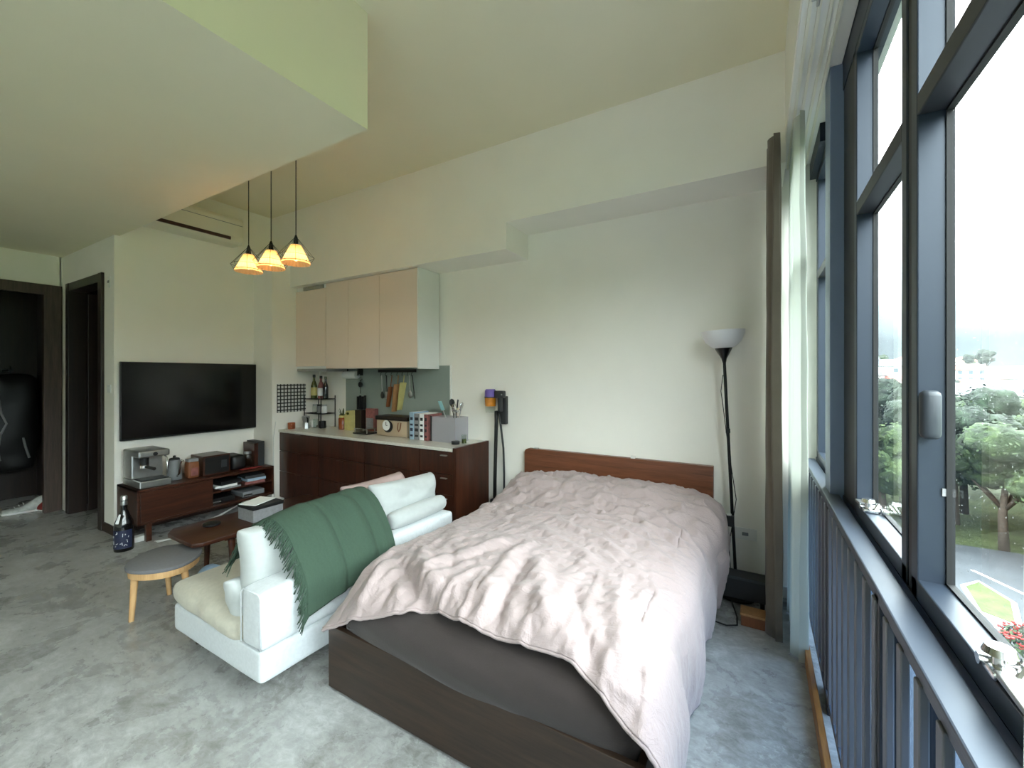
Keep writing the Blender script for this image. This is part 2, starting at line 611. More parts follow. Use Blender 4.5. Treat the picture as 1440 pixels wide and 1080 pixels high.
def lerp_curve(pts, t):
    """Catmull-Rom through points by normalised index"""
    n = len(pts) - 1
    f = max(0, min(.999999, t)) * n
    i = int(f)
    u = f - i
    P = [Vector(pts[max(0, min(n, k))]) for k in (i - 1, i, i + 1, i + 2)]
    return .5 * ((2 * P[1]) + (P[2] - P[0]) * u + (2 * P[0] - 5 * P[1] + 4 * P[2] - P[3]) * u * u + (3 * P[1] - P[0] - 3 * P[2] + P[3]) * u ** 3)

def arc_curve(pts, N=200):
    raw = [lerp_curve(pts, k / N) for k in range(N + 1)]
    L = [0]
    for a, b in zip(raw, raw[1:]):
        L.append(L[-1] + (b - a).length)
    def f(t):
        s_ = max(0, min(1, t)) * L[-1]
        lo, hi = 0, N
        while hi - lo > 1:
            m = (lo + hi) // 2
            if L[m] <= s_:
                lo = m
            else:
                hi = m
        d = L[hi] - L[lo]
        return raw[lo].lerp(raw[hi], (s_ - L[lo]) / d if d else 0)
    return f

# ================================================================== ROOM SHELL
XL, XC, YB, ZC, ZM = -5.39, -4.99, 3.5, 3.56, 2.914
S('floor', B().box(-8.2, -3.0, -.12, .5, 3.6, 0), 'floor')
S('ceiling', B().box(-5.6, -3.0, ZC, .5, 3.6, ZC + .12), 'ceil')
S('ceiling_low', B().box(-8.2, -3.0, ZM, -1.872, 1.61, ZC + .1), 'ceil')
S('wall_back', B().box(-5.6, YB, -.1, .5, YB + .12, ZC + .05), 'wall')
S('wall_left', B().box(XL - .12, 1.57, -.1, XL, YB + .05, ZC + .05), 'wall')
S('wall_column', B().box(XL - .02, 2.875, -.02, XC, YB + .02, 3.06), 'wall')
S('wall_front', B().box(-8.2, -3.0, -.1, .5, -2.9, ZC + .05), 'wall')
# stepped bulkhead along the back wall (lower over the kitchen)
bk = B()
bk.box(-5.39, 3.1, 2.64, -1.876, YB + .01, 2.872)
bk.box(-5.39, 3.1, 2.87, .145, YB + .01, ZC + .02)
S('beam_back', bk, 'wall')
# corridor wall with the doorway of the dark room, wall at its end with the entrance doorway
b = B()
b.box(-7.05, 1.57, -.02, -6.73, 1.69, ZM + .02)
b.box(-5.66, 1.57, -.02, XL - .115, 1.69, ZM + .02)
b.box(-6.74, 1.57, 2.575, -5.65, 1.69, ZM + .02)
S('wall_corridor', b, 'wall')
b = B()
b.box(-7.07, 1.55, -.02, -6.95, 1.70, ZM + .02)
b.box(-7.07, -3.0, -.02, -6.95, .30, ZM + .02)
b.box(-7.07, .29, 2.56, -6.95, 1.56, ZM + .02)
S('wall_entry', b, 'wall')
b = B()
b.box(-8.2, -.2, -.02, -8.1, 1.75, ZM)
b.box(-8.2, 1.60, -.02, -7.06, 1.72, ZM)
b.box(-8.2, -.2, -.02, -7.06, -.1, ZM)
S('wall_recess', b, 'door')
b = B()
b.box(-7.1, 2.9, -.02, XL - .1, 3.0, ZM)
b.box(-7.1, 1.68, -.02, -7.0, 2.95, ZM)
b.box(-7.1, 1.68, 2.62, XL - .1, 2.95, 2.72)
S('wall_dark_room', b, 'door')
# skirtings
S('baseboard_left', B().box(XL, 1.60, 0, XL + .012, 2.875, .09, .004), 'base')
S('baseboard_corridor', B().box(-5.64, 1.556, 0, XL + .012, 1.572, .09, .004), 'base')
S('baseboard_back', B().box(-2.3, YB - .012, 0, .2, YB, .08, .004), 'white')
S('trim_1', B().box(.213, -2.6, 0, .238, 3.48, .085, .004), 'trimwood')

# entrance doorway: frame, dark slab standing in the recess
dr = S('door_1', B().box(-6.99, .25, 0, -6.925, .40, 2.575, .004).box(-6.99, 1.42, 0, -6.925, 1.565, 2.575, .004).box(-6.985, .39, 2.46, -6.93, 1.43, 2.575, .004), 'doorframe')
b = B().box(-7.50, .33, .02, -7.455, 1.02, 2.35, .003)
sl = b.build('door_slab', M['door'], dr)
b = B().cyl((-7.45, .93, 1.02), (-7.40, .93, 1.02), .014).cyl((-7.405, .93, 1.02), (-7.405, .82, 1.02), .011)
b.build('door_handle', M['chrome'], sl, smooth='auto')
# dark-room doorway: frame and slab swung inwards
dr = S('door_2', B().box(-6.735, 1.545, 0, -6.64, 1.70, 2.58, .005).box(-5.74, 1.545, 0, -5.645, 1.70, 2.58, .005).box(-6.65, 1.55, 2.49, -5.73, 1.695, 2.58, .005), 'door')
b = B().box(-6.64, 1.70, .01, -6.595, 2.50, 2.48, .003)
sl = b.build('door_slab', M['door'], dr)
B().cyl((-6.595, 2.42, 1.02), (-6.54, 2.42, 1.02), .012).cyl((-6.545, 2.42, 1.02), (-6.545, 2.31, 1.02), .010).build('door_handle', M['chrome'], sl, smooth='auto')

# wall over the windows with the curtain tracks under it
S('wall_right', B().box(.14, -3.0, 3.0, .5, 3.12, ZC + .02).box(.30, 3.0, 3.0, .5, 3.55, ZC + .02), 'wall')
tr = S('trim_2', B().box(.145, -2.8, 2.985, .33, 3.49, 3.002), 'white')
for x in (.165, .235):
    B().box(x, -2.8, 2.972, x + .012, 3.48, 2.986).box(x + .032, -2.8, 2.972, x + .044, 3.48, 2.986).build('curtain_track', M['acwhite'], tr)
B().box(.172, 1.93, 2.962, .222, 1.95, 2.974, .003).box(.19, 1.90, 2.958, .2, 1.98, 2.975, .003).build('track_bracket', M['steel'], tr)

# ------------------------------------------------------------------ window wall
XI, XG, XO = .334, .390, .43
ZS, ZT0, ZT1, ZH = 1.05, 2.185, 2.237, 2.86
b = B()
b.box(XI, -2.9, ZH, XO, 3.5, 3.02)          # head
b.box(XI, -2.9, .96, XO, 3.5, 1.0)           # sill rail
b.box(.30, 2.95, ZH + .02, .36, 3.5, 3.0)
S('window_head', b, 'winframe')
S('trim_4', B().box(.35, -2.9, -.02, .43, 3.5, .06), 'winframe')
low = B()
for yy in (-2.88, -1.945, -1.055, -.185, .465, 1.435, 2.42, 3.43):
    low.box(.352, yy, .05, .41, yy + .04, .97, .002)
S('trim_5', low, 'windark')
S('window_low', B().box(.375, -2.9, .05, .383, 3.5, .965), 'lowglass')
S('column_window', B().box(.286, 2.44, 0, .43, 2.60, 3.0, .004), 'column')
posts = []
bays = [(-2.75, -1.99), (-1.86, -1.10), (-.97, -.23), (-.10, .42), (.55, 1.39), (1.52, 2.13), (2.66, 3.38)]
m = B()
for y0, y1 in ((-2.9, -2.80), (-1.945, -1.905), (-1.055, -1.015), (-.185, -.145), (.465, .505), (1.435, 1.475), (2.19, 2.44), (2.60, 2.62), (3.43, 3.5)):
    m.box(XI + .004, y0, .98, .398, y1, ZH + .01, .002)
S('window_mullions', m, 'windark')
glazed = []
for i, (y0, y1) in enumerate(bays):
    st = .045
    f = B()
    f.box(XI, y0 - st, ZS - .05, XG + .009, y0, ZH, .003)
    f.box(XI, y1, ZS - .05, XG + .009, y1 + st, ZH, .003)
    f.box(XI, y0 - st, ZS - .05, XG + .009, y1 + st, ZS, .003)
    f.box(XI, y0 - st, ZH - .035, XG + .009, y1 + st, ZH, .003)
    w = S('window_%d' % (i + 1), f, 'winframe')
    B().box(XI, y0, ZT0, XG + .009, y1, ZT1, .003).build('transom', M['windark'], w)
    for (za, zb) in ((ZS, ZT0), (ZT1, ZH - .035)):
        g = B().box(XG, y0, za, XG + .006, y1, zb)
        p = g.build('pane', M['glass'], w)
        q = .005
        B().box(XG - .005, y0, za, XG + .010, y0 + q, zb).box(XG - .005, y1 - q, za, XG + .010, y1, zb).box(XG - .005, y0, za, XG + .010, y1, za + q).box(XG - .005, y0, zb - q, XG + .010, y1, zb).build('gasket', M['rubber'], w)
    glazed.append(w)
# pull handle on the stile of the near window, small sticker below it
B().box(.333, 1.352, 1.398, .372, 1.386, 1.515, .014, 3).build('window_handle', M['handle'], glazed[4], smooth='auto')
B().box(.378, 1.386, 1.262, .386, 1.3895, 1.28).build('sticker', M['greybook'], glazed[4])

def stay(w, x, y, z, ln):
    """chrome friction stay on the sash: pivot block with thumb screw, and its arm"""
    b = B()
    b.box(x - .022, y - .030, z, x + .026, y + .030, z + .014, .004)
    b.cyl((x - .004, y, z + .012), (x - .004, y, z + .034), .010)
    b.cyl((x - .004, y, z + .034), (x - .004, y, z + .046), .022, .018, 16)
    b.cyl((x - .026, y + .016, z + .012), (x + .034, y + .016, z + .012), .010)
    b.tube([(x + .008, y - .028, z + .012), (x + .020, y - .018, z + .030), (x + .026, y + .006, z + .026), (x + .024, y + .024, z + .012)], .006, 8)
    b.box(x + .028, y - .046, z - .001, x + .046, y - .016, z + .018, .003)
    o = b.build('window_stay', M['chrome'], w, smooth='auto')
    s_ = 1 if ln > 0 else -1
    B().prism([(x - .018, y - s_ * .02), (x + .010, y - s_ * .02), (x + .002, y - ln), (x - .026, y - ln)][::1 if s_ < 0 else -1], z + .006, z + .016, .002).build('stay_arm', M['steel'], o)
stay(glazed[4], .352, 1.02, 1.0505, .32)
stay(glazed[5], .352, 2.00, 1.0505, -.11)

# balustrade inside the windows
r = thing('balustrade', 'grey-blue metal balustrade of flat upright bars along the windows', 'railing', (.285, 1.0, 0))
B().box(.262, -2.8, .982, .322, 3.42, 1.0, .004).box(.268, -2.8, .955, .30, 3.42, .984, .002).build('top_rail', M['rail'], r)
B().box(.262, -2.8, .09, .30, 3.42, .115, .003).build('bottom_rail', M['rail'], r)
bar0 = None
y = -.72
k = 0
while y < 3.42:
    if bar0 is None:
        bar0 = B().box(.262, y, .11, .278, y + .034, .96, .003).build('baluster', M['bar'], r)
    else:
        c = bar0.copy(); COL.objects.link(c); c.parent = r; c.location = (0, k * .12, 0)
    k += 1
    y += .12
for y in (-2.2, -.62, .50, 1.42, 2.38, 3.40):
    B().box(.268, y, 0, .318, y + .045, .985, .003).build('post', M['windark'], r)
# wall fittings
def plate(name, lab, cat, x, y, z, axis, w=.08, h=.08, grp=None):
    r = thing(name, lab, cat, (x, y, z), grp)
    if axis == 'y':
        B().box(x - w / 2, y - .01, z - h / 2, x + w / 2, y, z + h / 2, .003).build('plate', M['white'], r)
        return r, B().box(x - .02, y - .014, z - .012, x + .02, y - .009, z + .012, .002)
    B().box(x, y - w / 2, z - h / 2, x + .01, y + w / 2, z + h / 2, .003).build('plate', M['white'], r)
    return r, B().box(x + .009, y - .02, z - .012, x + .014, y + .02, z + .012, .002)
r, b = plate('light_switch', 'white light switch on the grey corridor wall end beside the TV', 'switch', -5.50, 1.57, 1.42, 'y')
b.build('rocker', M['white'], r)
r, b = plate('door_sensor', 'small white sensor high on the wall end near the dark doorway', 'sensor', -5.50, 1.57, 2.47, 'y', .05, .11)
b.build('lens', M['grey'], r)
r, b = plate('wall_socket', 'white double wall socket low on the wall behind the floor lamp', 'socket', -.085, YB, .40, 'y', .15, .085)
b.build('socket_face', M['grey'], r)
PEND = .28
HAZE_D = .00025
# ================================================================== BED
bed = thing('bed_frame', 'low walnut-brown bed frame with a plain plank footboard and headboard against the back wall', 'bed', (-1.08, 2.4, 0))
B().box(-1.84, 1.34, .012, -.312, 1.366, .313, .003).build('footboard', M['footwood'], bed)
B().box(-1.84, 1.366, .03, -1.814, 3.45, .30, .003).build('side_rail', M['footwood'], bed)
B().box(-.338, 1.366, .03, -.312, 3.45, .30, .003).build('side_rail', M['footwood'], bed)
B().box(-1.82, 1.37, .12, -.33, 3.44, .16).build('slat_base', M['dkwood_y'], bed)
hb = [(-.29, .06), (-1.88, .06), (-1.88, .84), (-1.868, .864), (-1.845, .875), (-.29, .875)]
t = B().prism(hb, 0, .055, .004, mat=Matrix.Translation((0, 3.49, 0)) @ Matrix.Rotation(PI / 2, 4, 'X'))
t.build('headboard', M['bedwood'], bed)
B().box(-1.79, 3.44, .8755, -1.745, 3.475, .884, .002).build('headboard_clip', M['steel'], bed)
B().box(-.90, 3.44, .8755, -.865, 3.475, .895, .003).build('headboard_clip', M['white'], bed)

m = B().softbox(-1.790, 1.372, .162, -.345, 3.425, .50, .085, .022, 26, 3, .004)
for v in m.bm.verts:      # pulled sheet: diagonal drag lines and a slump over the footboard
    x, y, z = v.co
    if x < -1.60 and y < 1.66 and z > .36:
        v.co.z -= .06 * smooth01((-1.60 - x) / .16) * smooth01((1.66 - y) / .2)
    if y < 1.8:
        k = smooth01((1.8 - y) / .35)
        v.co.z += k * .006 * math.sin((x * 1.2 + z * 5.5) * 13 + 2 * mnoise.noise(v.co * 3))
        if y < 1.42 and .27 < z < .47:
            v.co.y -= .030 * math.sin((z - .27) / .20 * PI) * max(0, math.sin((x + 1.79) / 1.445 * PI)) ** .6
mt = m.build('mattress', M['sheet'], None, smooth=True, subsurf=1, loc=(-1.08, 2.4, .16))
tag(mt, 'thick mattress in a dark taupe fitted sheet, bare at the foot of the bed', 'mattress')

# ---- duvet
EDGE = arc_curve([(-1.845, 1.345, .285), (-1.835, 1.318, .305), (-1.77, 1.305, .345), (-1.57, 1.33, .43), (-1.40, 1.36, .49), (-1.26, 1.415, .53), (-1.09, 1.40, .535), (-.95, 1.395, .53),
                  (-.80, 1.40, .53), (-.68, 1.405, .53), (-.58, 1.405, .525), (-.48, 1.375, .50), (-.40, 1.345, .46), (-.315, 1.325, .41), (-.25, 1.325, .34), (-.225, 1.34, .22), (-.232, 1.37, .07)])
SECT = arc_curve([(-1.895, 0, .30), (-1.875, 0, .44), (-1.80, 0, .535), (-1.6, 0, .575), (-1.3, 0, .60), (-1.0, 0, .605), (-.7, 0, .60), (-.5, 0, .585), (-.36, 0, .56), (-.275, 0, .49), (-.245, 0, .34), (-.245, 0, .20), (-.262, 0, .07)])
YH = 3.415

def stroke(pts, h, w, w2=None):
    return ([Vector(p) for p in pts], h, w, w2 or w)
STROKES = [
    stroke([(-1.22, 2.13), (-1.26, 1.92), (-1.33, 1.74), (-1.43, 1.56)], .030, .045),
    stroke([(-1.10, 2.10), (-1.08, 1.80), (-1.03, 1.60), (-.99, 1.44)], .034, .045),
    stroke([(-1.02, 1.86), (-.98, 1.68), (-.93, 1.50), (-.90, 1.41)], -.024, .03),
    stroke([(-1.02, 1.98), (-.90, 1.78), (-.78, 1.60), (-.62, 1.42)], .030, .05),
    stroke([(-1.66, 1.62), (-1.50, 1.52), (-1.36, 1.44), (-1.22, 1.41)], -.034, .035),
    stroke([(-1.62, 1.76), (-1.46, 1.62), (-1.34, 1.52), (-1.22, 1.46)], .026, .035),
    stroke([(-1.52, 1.90), (-1.38, 1.74), (-1.28, 1.58)], -.018, .03),
    stroke([(-1.74, 1.66), (-1.72, 1.50), (-1.74, 1.36)], -.022, .03),
    stroke([(-1.66, 1.56), (-1.62, 1.42), (-1.62, 1.33)], .022, .03),
    stroke([(-1.54, 1.50), (-1.50, 1.42), (-1.48, 1.34)], -.014, .022),
    stroke([(-.62, 1.98), (-.52, 1.78), (-.45, 1.58), (-.40, 1.40)], .022, .04),
    stroke([(-.74, 1.80), (-.64, 1.62), (-.54, 1.46), (-.46, 1.36)], -.018, .028),
    stroke([(-1.25, 2.36), (-1.05, 2.26), (-.85, 2.14), (-.68, 2.02)], .016, .035),
    stroke([(-1.15, 2.48), (-.95, 2.40), (-.72, 2.28), (-.52, 2.12)], .016, .03),
    stroke([(-1.05, 2.58), (-.80, 2.54), (-.56, 2.44), (-.36, 2.26)], .018, .03),
    stroke([(-.95, 2.70), (-.70, 2.70), (-.48, 2.60), (-.31, 2.44)], -.016, .025),
    stroke([(-.85, 2.82), (-.62, 2.84), (-.44, 2.76), (-.29, 2.62)], .018, .028),
    stroke([(-.90, 2.96), (-.66, 2.98), (-.46, 2.92)], -.014, .022),
    stroke([(-1.62, 2.66), (-1.46, 2.58), (-1.3, 2.54)], .010, .04),
    stroke([(-1.70, 2.20), (-1.58, 2.02), (-1.50, 1.84)], .016, .04),
]
def stroke_h(x, y):
    h = 0
    for pts, a, w, w2 in STROKES:
        best, bt = 9, 0
        n = len(pts) - 1
        for i in range(n):
            ax, ay = pts[i].x, pts[i].y
            dx, dy = pts[i + 1].x - ax, pts[i + 1].y - ay
            t = max(0, min(1, ((x - ax) * dx + (y - ay) * dy) / (dx * dx + dy * dy)))
            d = math.hypot(x - ax - t * dx, y - ay - t * dy)
            if d < best:
                best, bt = d, (i + t) / n
        if best < w * 3:
            h += a * math.exp(-(best / w) ** 2) * min(1, 4 * bt + .25, 4 * (1 - bt) + .25)
    return h

def duvet_pt(u, v):
    s = SECT(u)
    e = EDGE(u)
    # fine rows near the foot, coarser towards the headboard
    v2 = v
    y = 1.50 + (YH - 1.50) * v2
    top = smooth01((s.z - .40) / .16)
    z = s.z
    # pillows under the cover lift the head end
    pb = smooth01((y - 2.72) / .36) * (1 - .42 * smooth01((y - 3.22) / .22))
    px = 1 - .10 * math.exp(-((s.x + 1.08) / .12) ** 2)
    z += top * .125 * pb * px * smooth01((s.x + 1.92) / .16)
    z += top * .02 * mnoise.noise(Vector((s.x * 2.2, y * 2.0, 3.1)))
    x = s.x
    # right side billows out by the pillow, hangs in folds below
    side = smooth01((x + .42) / .14)
    x += side * .075 * pb * smooth01((z - .2) / .3)
    if x > -.40:
        x += .020 * math.sin(y * 15 + 1.6 * math.sin(y * 4) + z * 3) * smooth01((.52 - z) / .3)
        x += .03 * mnoise.noise(Vector((y * 2.5, z * 2, 9)))
    p = Vector((x, y, z))
    k = smooth01(v2 / .085)
    if k < 1:
        roll = math.sin(min(1, v2 / .085) * PI)
        q = e + (p - e) * (v2 / .085)
        q.z = e.z + (p.z - e.z) * smooth01(v2 / .085) ** .6 + roll * .022 * top
        p = q
    # wrinkles
    w = stroke_h(p.x, p.y)
    f1 = mnoise.noise(Vector((p.x * 3.2 + .6 * mnoise.noise(Vector((p.x * 2, p.y * 2, 5))), p.y * 9.5 + p.x * 2.5, 1.7)))
    head = smooth01((p.y - 2.35) / .4)
    w += (1 - abs(f1)) ** 4 * .030 * head - .008 * head
    f7 = mnoise.noise(Vector((p.x * 5.5 + 2 * p.y, p.y * 15 - p.x * 4, 3.3)))
    w += (1 - abs(f7)) ** 5 * .014 * head
    f2 = mnoise.noise(Vector((p.x * 10 + 1.2 * p.y, p.y * 3.2, 4.2)))
    foot = 1 - smooth01((p.y - 1.7) / .5)
    w += ((1 - abs(f2)) ** 4 * .015 - .004) * (.3 + .7 * foot)
    f4 = mnoise.noise(Vector((p.x * 6 - p.y * 5, p.y * 6 + p.x * 4, 8.8)))
    w += ((1 - abs(f4)) ** 5 * .009 - .002)
    f5 = mnoise.noise(Vector((p.x * 9 + p.y * 8 + .5 * f1, p.y * 13 - p.x * 6, 2.2)))
    w += ((1 - abs(f5)) ** 5 * .006 - .002)
    f6 = mnoise.noise(Vector((p.x * 22 - p.y * 6, p.y * 16 + p.x * 9, 6.2)))
    w += ((1 - abs(f6)) ** 5 * .005 - .001)
    f3 = mnoise.noise(Vector((p.x * 24, p.y * 24, p.z * 24)))
    w += f3 * .0022
    if top > .5 or p.z > .42:
        p.z += w
    else:
        p.x += w * .9 if p.x > -1 else -w * .5
    if v2 < .085 and p.x < -.3:
        p.y += -.5 * w
    return p
def warp(v):
    return v * (.45 + .55 * v)
dv = B().grid(lambda u, v: duvet_pt(u, warp(v)), 230, 210)
duv = dv.build('duvet', M['duvet'], None, smooth=True, solid=.016, loc=(-1.08, 2.4, .55))
tag(duv, 'rumpled pale pink cotton duvet spread over the bed, hanging down on the window side', 'duvet')
# stitched hem along the foot edge
hp = []
for k in range(141):
    p = duvet_pt(.02 + .93 * k / 140, 0)
    hp.append(p + Vector((0, -.004, -.004)))
B().tube(hp, .0075, 8).build('hem', M['duvet'], duv, smooth=True)

# ================================================================== SOFA
so = thing('sofa', 'light grey two-seat sofa with a low back turned to the bed', 'sofa', (-2.45, 1.8, 0))
def seamline(pts, r=.004):
    return B().tube(pts, r, 6)
B().softbox(-2.90, 1.10, .095, -2.0, 2.53, .25, .022, .004, 12, 1, .002).build('sofa_base', M['sofa'], so, smooth=True, subsurf=1)
bk = B().softbox(-2.172, 1.10, .248, -1.998, 2.53, .53, .028, .006, 12, 2, .003).build('sofa_back', M['sofa'], so, smooth=True, subsurf=1)
seamline([(-2.165, 1.097, .262), (-2.168, 1.097, .50), (-2.145, 1.099, .522), (-2.02, 1.099, .522), (-2.004, 1.099, .505), (-2.004, 1.099, .262)]).build('piping', M['sofa'], bk, smooth=True)
for i, (y0, y1) in enumerate(((1.095, 1.81), (1.815, 2.53))):
    sb = B().softbox(-2.905, y0, .245, -2.19, y1, .375, .05, .03, 16, 5 + i, .010)
    for v in sb.bm.verts:
        x, y, z = v.co
        if y < y0 + .05:       # gathered cloth on the end face
            v.co.y += .012 * math.sin(x * 70 + 2 * mnoise.noise(Vector((x * 6, z * 9, 1)))) * smooth01((x + 2.85) / .25) * smooth01((-.0 + z - .26) / .05)
        if x > -2.45:
            v.co.z += -.03 * smooth01((x + 2.45) / .2)
    sb.build('seat_cushion', M['sofa_seat'], so, smooth=True, subsurf=1)
for (x, y) in ((-2.80, 1.19), (-2.16, 1.32), (-2.80, 2.42), (-2.16, 2.42)):
    B().cyl((x, y, 0), (x, y, .10), .018, .026, 12).build('leg', M['door'], so, smooth='auto')

def cushion(name, label, c, size, rot, mat, seed, n=18, lump=.02, cat='cushion', grp=None):
    o = B().pillow((0, 0, 0), size, None, n, .5, 0, seed, lump).build(name, M[mat], None, smooth=True, subsurf=1)
    o.location = c
    o.rotation_euler = rot
    return tag(o, label, cat, grp)
# pillow local: width along x, height along y, thickness along z; stood up with its width along the sofa
R90 = lambda tilt, yaw=PI / 2, roll=0: (Matrix.Rotation(yaw, 4, 'Z') @ Matrix.Rotation(PI / 2 - tilt, 4, 'X') @ Matrix.Rotation(roll, 4, 'Z')).to_euler()
cushion('back_cushion', 'white back cushion at the near end of the sofa, half covered by the green throw', (-2.265, 1.42, .57), (.58, .40, .20), R90(.10), 'cushion', 1)
cushion('back_cushion', 'white back cushion mid-sofa, behind the far edge of the green throw', (-2.265, 1.90, .58), (.46, .40, .19), R90(.12), 'cushion', 4)
cushion('scatter_cushion', 'crumpled pale cushion wedged low beside the sofa back at its near end', (-2.33, 1.27, .40), (.34, .22, .13), R90(.35, PI / 2 + .1), 'cushion', 9, lump=.03)
cushion('scatter_cushion', 'large white cushion leaning above the bolster at the far end of the sofa', (-2.20, 2.23, .665), (.62, .30, .16), R90(.25, PI / 2 - .03, -.04), 'cushion', 14, lump=.03)
cushion('scatter_cushion', 'dusty pink cushion peeping up behind the large white one', (-2.36, 2.12, .62), (.56, .40, .16), R90(.3), 'pinkcloth', 21, lump=.05)
cushion('scatter_cushion', 'small pink-beige cushion showing beside the dark stool post beyond the green throw', (-2.66, 2.15, .46), (.32, .25, .12), R90(.7, PI / 2 + .1), 'pinkcloth', 25)
# bolster lying on the back
prof = [(0, -.27), (.03, -.268), (.048, -.258), (.058, -.235), (.062, -.15), (.063, 0), (.062, .15), (.058, .235), (.048, .258), (.03, .268), (0, .27)]
bo = B().lathe(prof, (0, 0, 0), 28)
o = bo.build('bolster', M['cushion'], None, smooth=True, subsurf=1)
o.location = (-2.075, 2.23, .594)
o.rotation_euler = (PI / 2, 0, 0)
tag(o, 'white round bolster lying on the far end of the sofa back', 'bolster')
# ---- throw
TP = arc_curve([(-2.47, 0, .56), (-2.425, 0, .68), (-2.35, 0, .765), (-2.27, 0, .805), (-2.19, 0, .79), (-2.10, 0, .72), (-2.02, 0, .60), (-1.975, 0, .50), (-1.968, 0, .42), (-1.965, 0, .335)])
def throw_pt(u, v):
    # v along the sofa from the fringed end, u over the back
    p = TP(u * (1 - .10 * v))
    y = 1.225 + .60 * v + .05 * math.sin(u * 3) * (1 - v) * .6 + .07 * u * (1 - v)
    y += .09 * smooth01(u / .6) * v - .02 * v
    z = p.z - .02 * (1 - v) * (1 - u) - .03 * (1 - smooth01(v / .25)) * smooth01((.6 - abs(u - .35)) / .4) * .6
    x = p.x
    fold = .010 * math.exp(-((v - .30 - .04 * u) / .05) ** 2) - .009 * math.exp(-((v - .375 - .04 * u) / .022) ** 2) - .000 * math.exp(-((v - .405 - .04 * u) / .010) ** 2) * smooth01(u * 2)
    fold += .010 * math.exp(-((v - .64 - .06 * u) / .06) ** 2) * smooth01(u / .5) + .012 * math.exp(-((v - .82 - .08 * u) / .05) ** 2) * smooth01(u / .4)
    fold -= .010 * math.exp(-((v - .73 - .07 * u) / .03) ** 2) * smooth01(u / .4)
    fold += .006 * mnoise.noise(Vector((u * 4, v * 5, 2))) + .0015 * mnoise.noise(Vector((u * 40, v * 40, 2)))
    nrm = Vector((.6, 0, .8)) if u < .6 else Vector((1, 0, .25))
    if u < .25:
        nrm = Vector((-.6, 0, .8))
    q = Vector((x, y, z)) + nrm.normalized() * (fold + .018)
    return q
tm = B().grid(throw_pt, 90, 150)
th = tm.build('throw_blanket', M['throw'], None, smooth=True, solid=.008, loc=(-2.15, 1.55, .6))
tag(th, 'sage green fringed throw blanket draped over the sofa back and cushions', 'blanket')
fr = B()
rnd = random.Random(3)
for k in range(150):
    u = k / 149
    p = throw_pt(u, 0)
    L = rnd.uniform(.05, .085)
    down = Vector((rnd.uniform(-.15, .15), -1, -1.1 - .6 * u + rnd.uniform(-.4, .3)))
    if u < .5:
        down = Vector((rnd.uniform(-.3, .3), -.7, -.8 + rnd.uniform(-.3, .3)))
    down.normalize()
    q = p + down * L * .5 + Vector((.006, -.004, .004))
    e = p + down * L + Vector((rnd.uniform(-.012, .012), rnd.uniform(-.02, .004), -.016))
    if e.x > -2.02 and e.z < .55:
        e.x = max(e.x, -1.985)
    fr.tube([p + Vector((0, .006, .002)), q, e], [.0036, .0032, .0022], 5)
fr.build('fringe', M['throw'], th, smooth=True)

# ================================================================== STOOL + COFFEE TABLE
st = thing('stool', 'low stool with a grey felt rounded-triangle seat and pale beech legs', 'stool', (-3.42, 1.25, 0))
pick = [(-3.47, 1.06), (-3.38, 1.045), (-3.26, 1.10), (-3.19, 1.20), (-3.20, 1.30), (-3.28, 1.40), (-3.38, 1.45), (-3.50, 1.44), (-3.60, 1.38), (-3.64, 1.30), (-3.62, 1.20), (-3.56, 1.12)]
cx, cy_ = -3.42, 1.25
pk = arc_curve([(p[0], p[1], 0) for p in pick + [pick[0]]])
outl = [pk(k / 40) for k in range(40)]
B().prism([(p.x, p.y) for p in outl], .318, .345, .009).build('seat', M['greyseat'], st, smooth='auto')
B().prism([(cx + (p.x - cx) * .93, cy_ + (p.y - cy_) * .93) for p in outl], .275, .319, .004).build('apron', M['ltwood'], st, smooth='auto')
for (a, b_) in (((-3.43, 1.10), (-3.41, 1.075)), ((-3.27, 1.30), (-3.24, 1.33)), ((-3.55, 1.31), (-3.60, 1.345))):
    B().cyl((b_[0], b_[1], 0), (a[0], a[1], .29), .014, .021, 14).build('leg', M['ltwood'], st, smooth='auto')

tb = thing('coffee_table', 'long dark walnut coffee table between the sofa and the TV bench', 'table', (-3.55, 1.95, 0))
B().prism([(-3.80, 1.44), (-3.70, 1.37), (-3.34, 1.37), (-3.29, 1.42), (-3.29, 2.46), (-3.36, 2.52), (-3.74, 2.52), (-3.80, 2.46)], .372, .402, .006).build('tabletop', M['dkwood_y'], tb, smooth='auto')
B().box(-3.72, 1.60, .335, -3.37, 2.42, .372, .004).build('apron', M['dkwood_y'], tb)
for (x, y) in ((-3.37, 1.64), (-3.72, 1.64), (-3.37, 2.40), (-3.72, 2.40)):
    B().cyl((x + (.03 if x > -3.5 else -.03), y, 0), (x, y, .345), .016, .024, 12).build('leg', M['dkwood_y'], tb, smooth='auto')
# things on it
b0 = thing('storage_tin', 'dark patterned box with a pale end standing on the coffee table', 'box', (-3.5, 1.92, .402))
B().box(-3.60, 1.80, .4025, -3.38, 2.04, .50, .006).build('box_body', M['greybook'], b0)
B().box(-3.605, 1.795, .497, -3.375, 2.045, .525, .006).build('lid', M['black'], b0)
o = B().box(-.075, -.11, 0, .075, .11, .006, .001).build('paper', M['paper'], None)
o.location = (-3.50, 1.90, .5305)
o.rotation_euler = (0, .02, .35)
tag(o, 'sheet of white paper lying on the dark box on the coffee table', 'paper')
o = B().lathe([(0, 0), (.052, 0), (.058, .006), (.058, .016), (.05, .012), (0, .010)], (0, 0, 0), 24).build('shadow_disc', M['black'], None, smooth='auto')  # flat black disc stands in for a dark oval shadow on the tabletop
o.location = (-3.62, 1.62, .4025)
tag(o, 'round black coaster on the near half of the coffee table', 'shadow_disc')
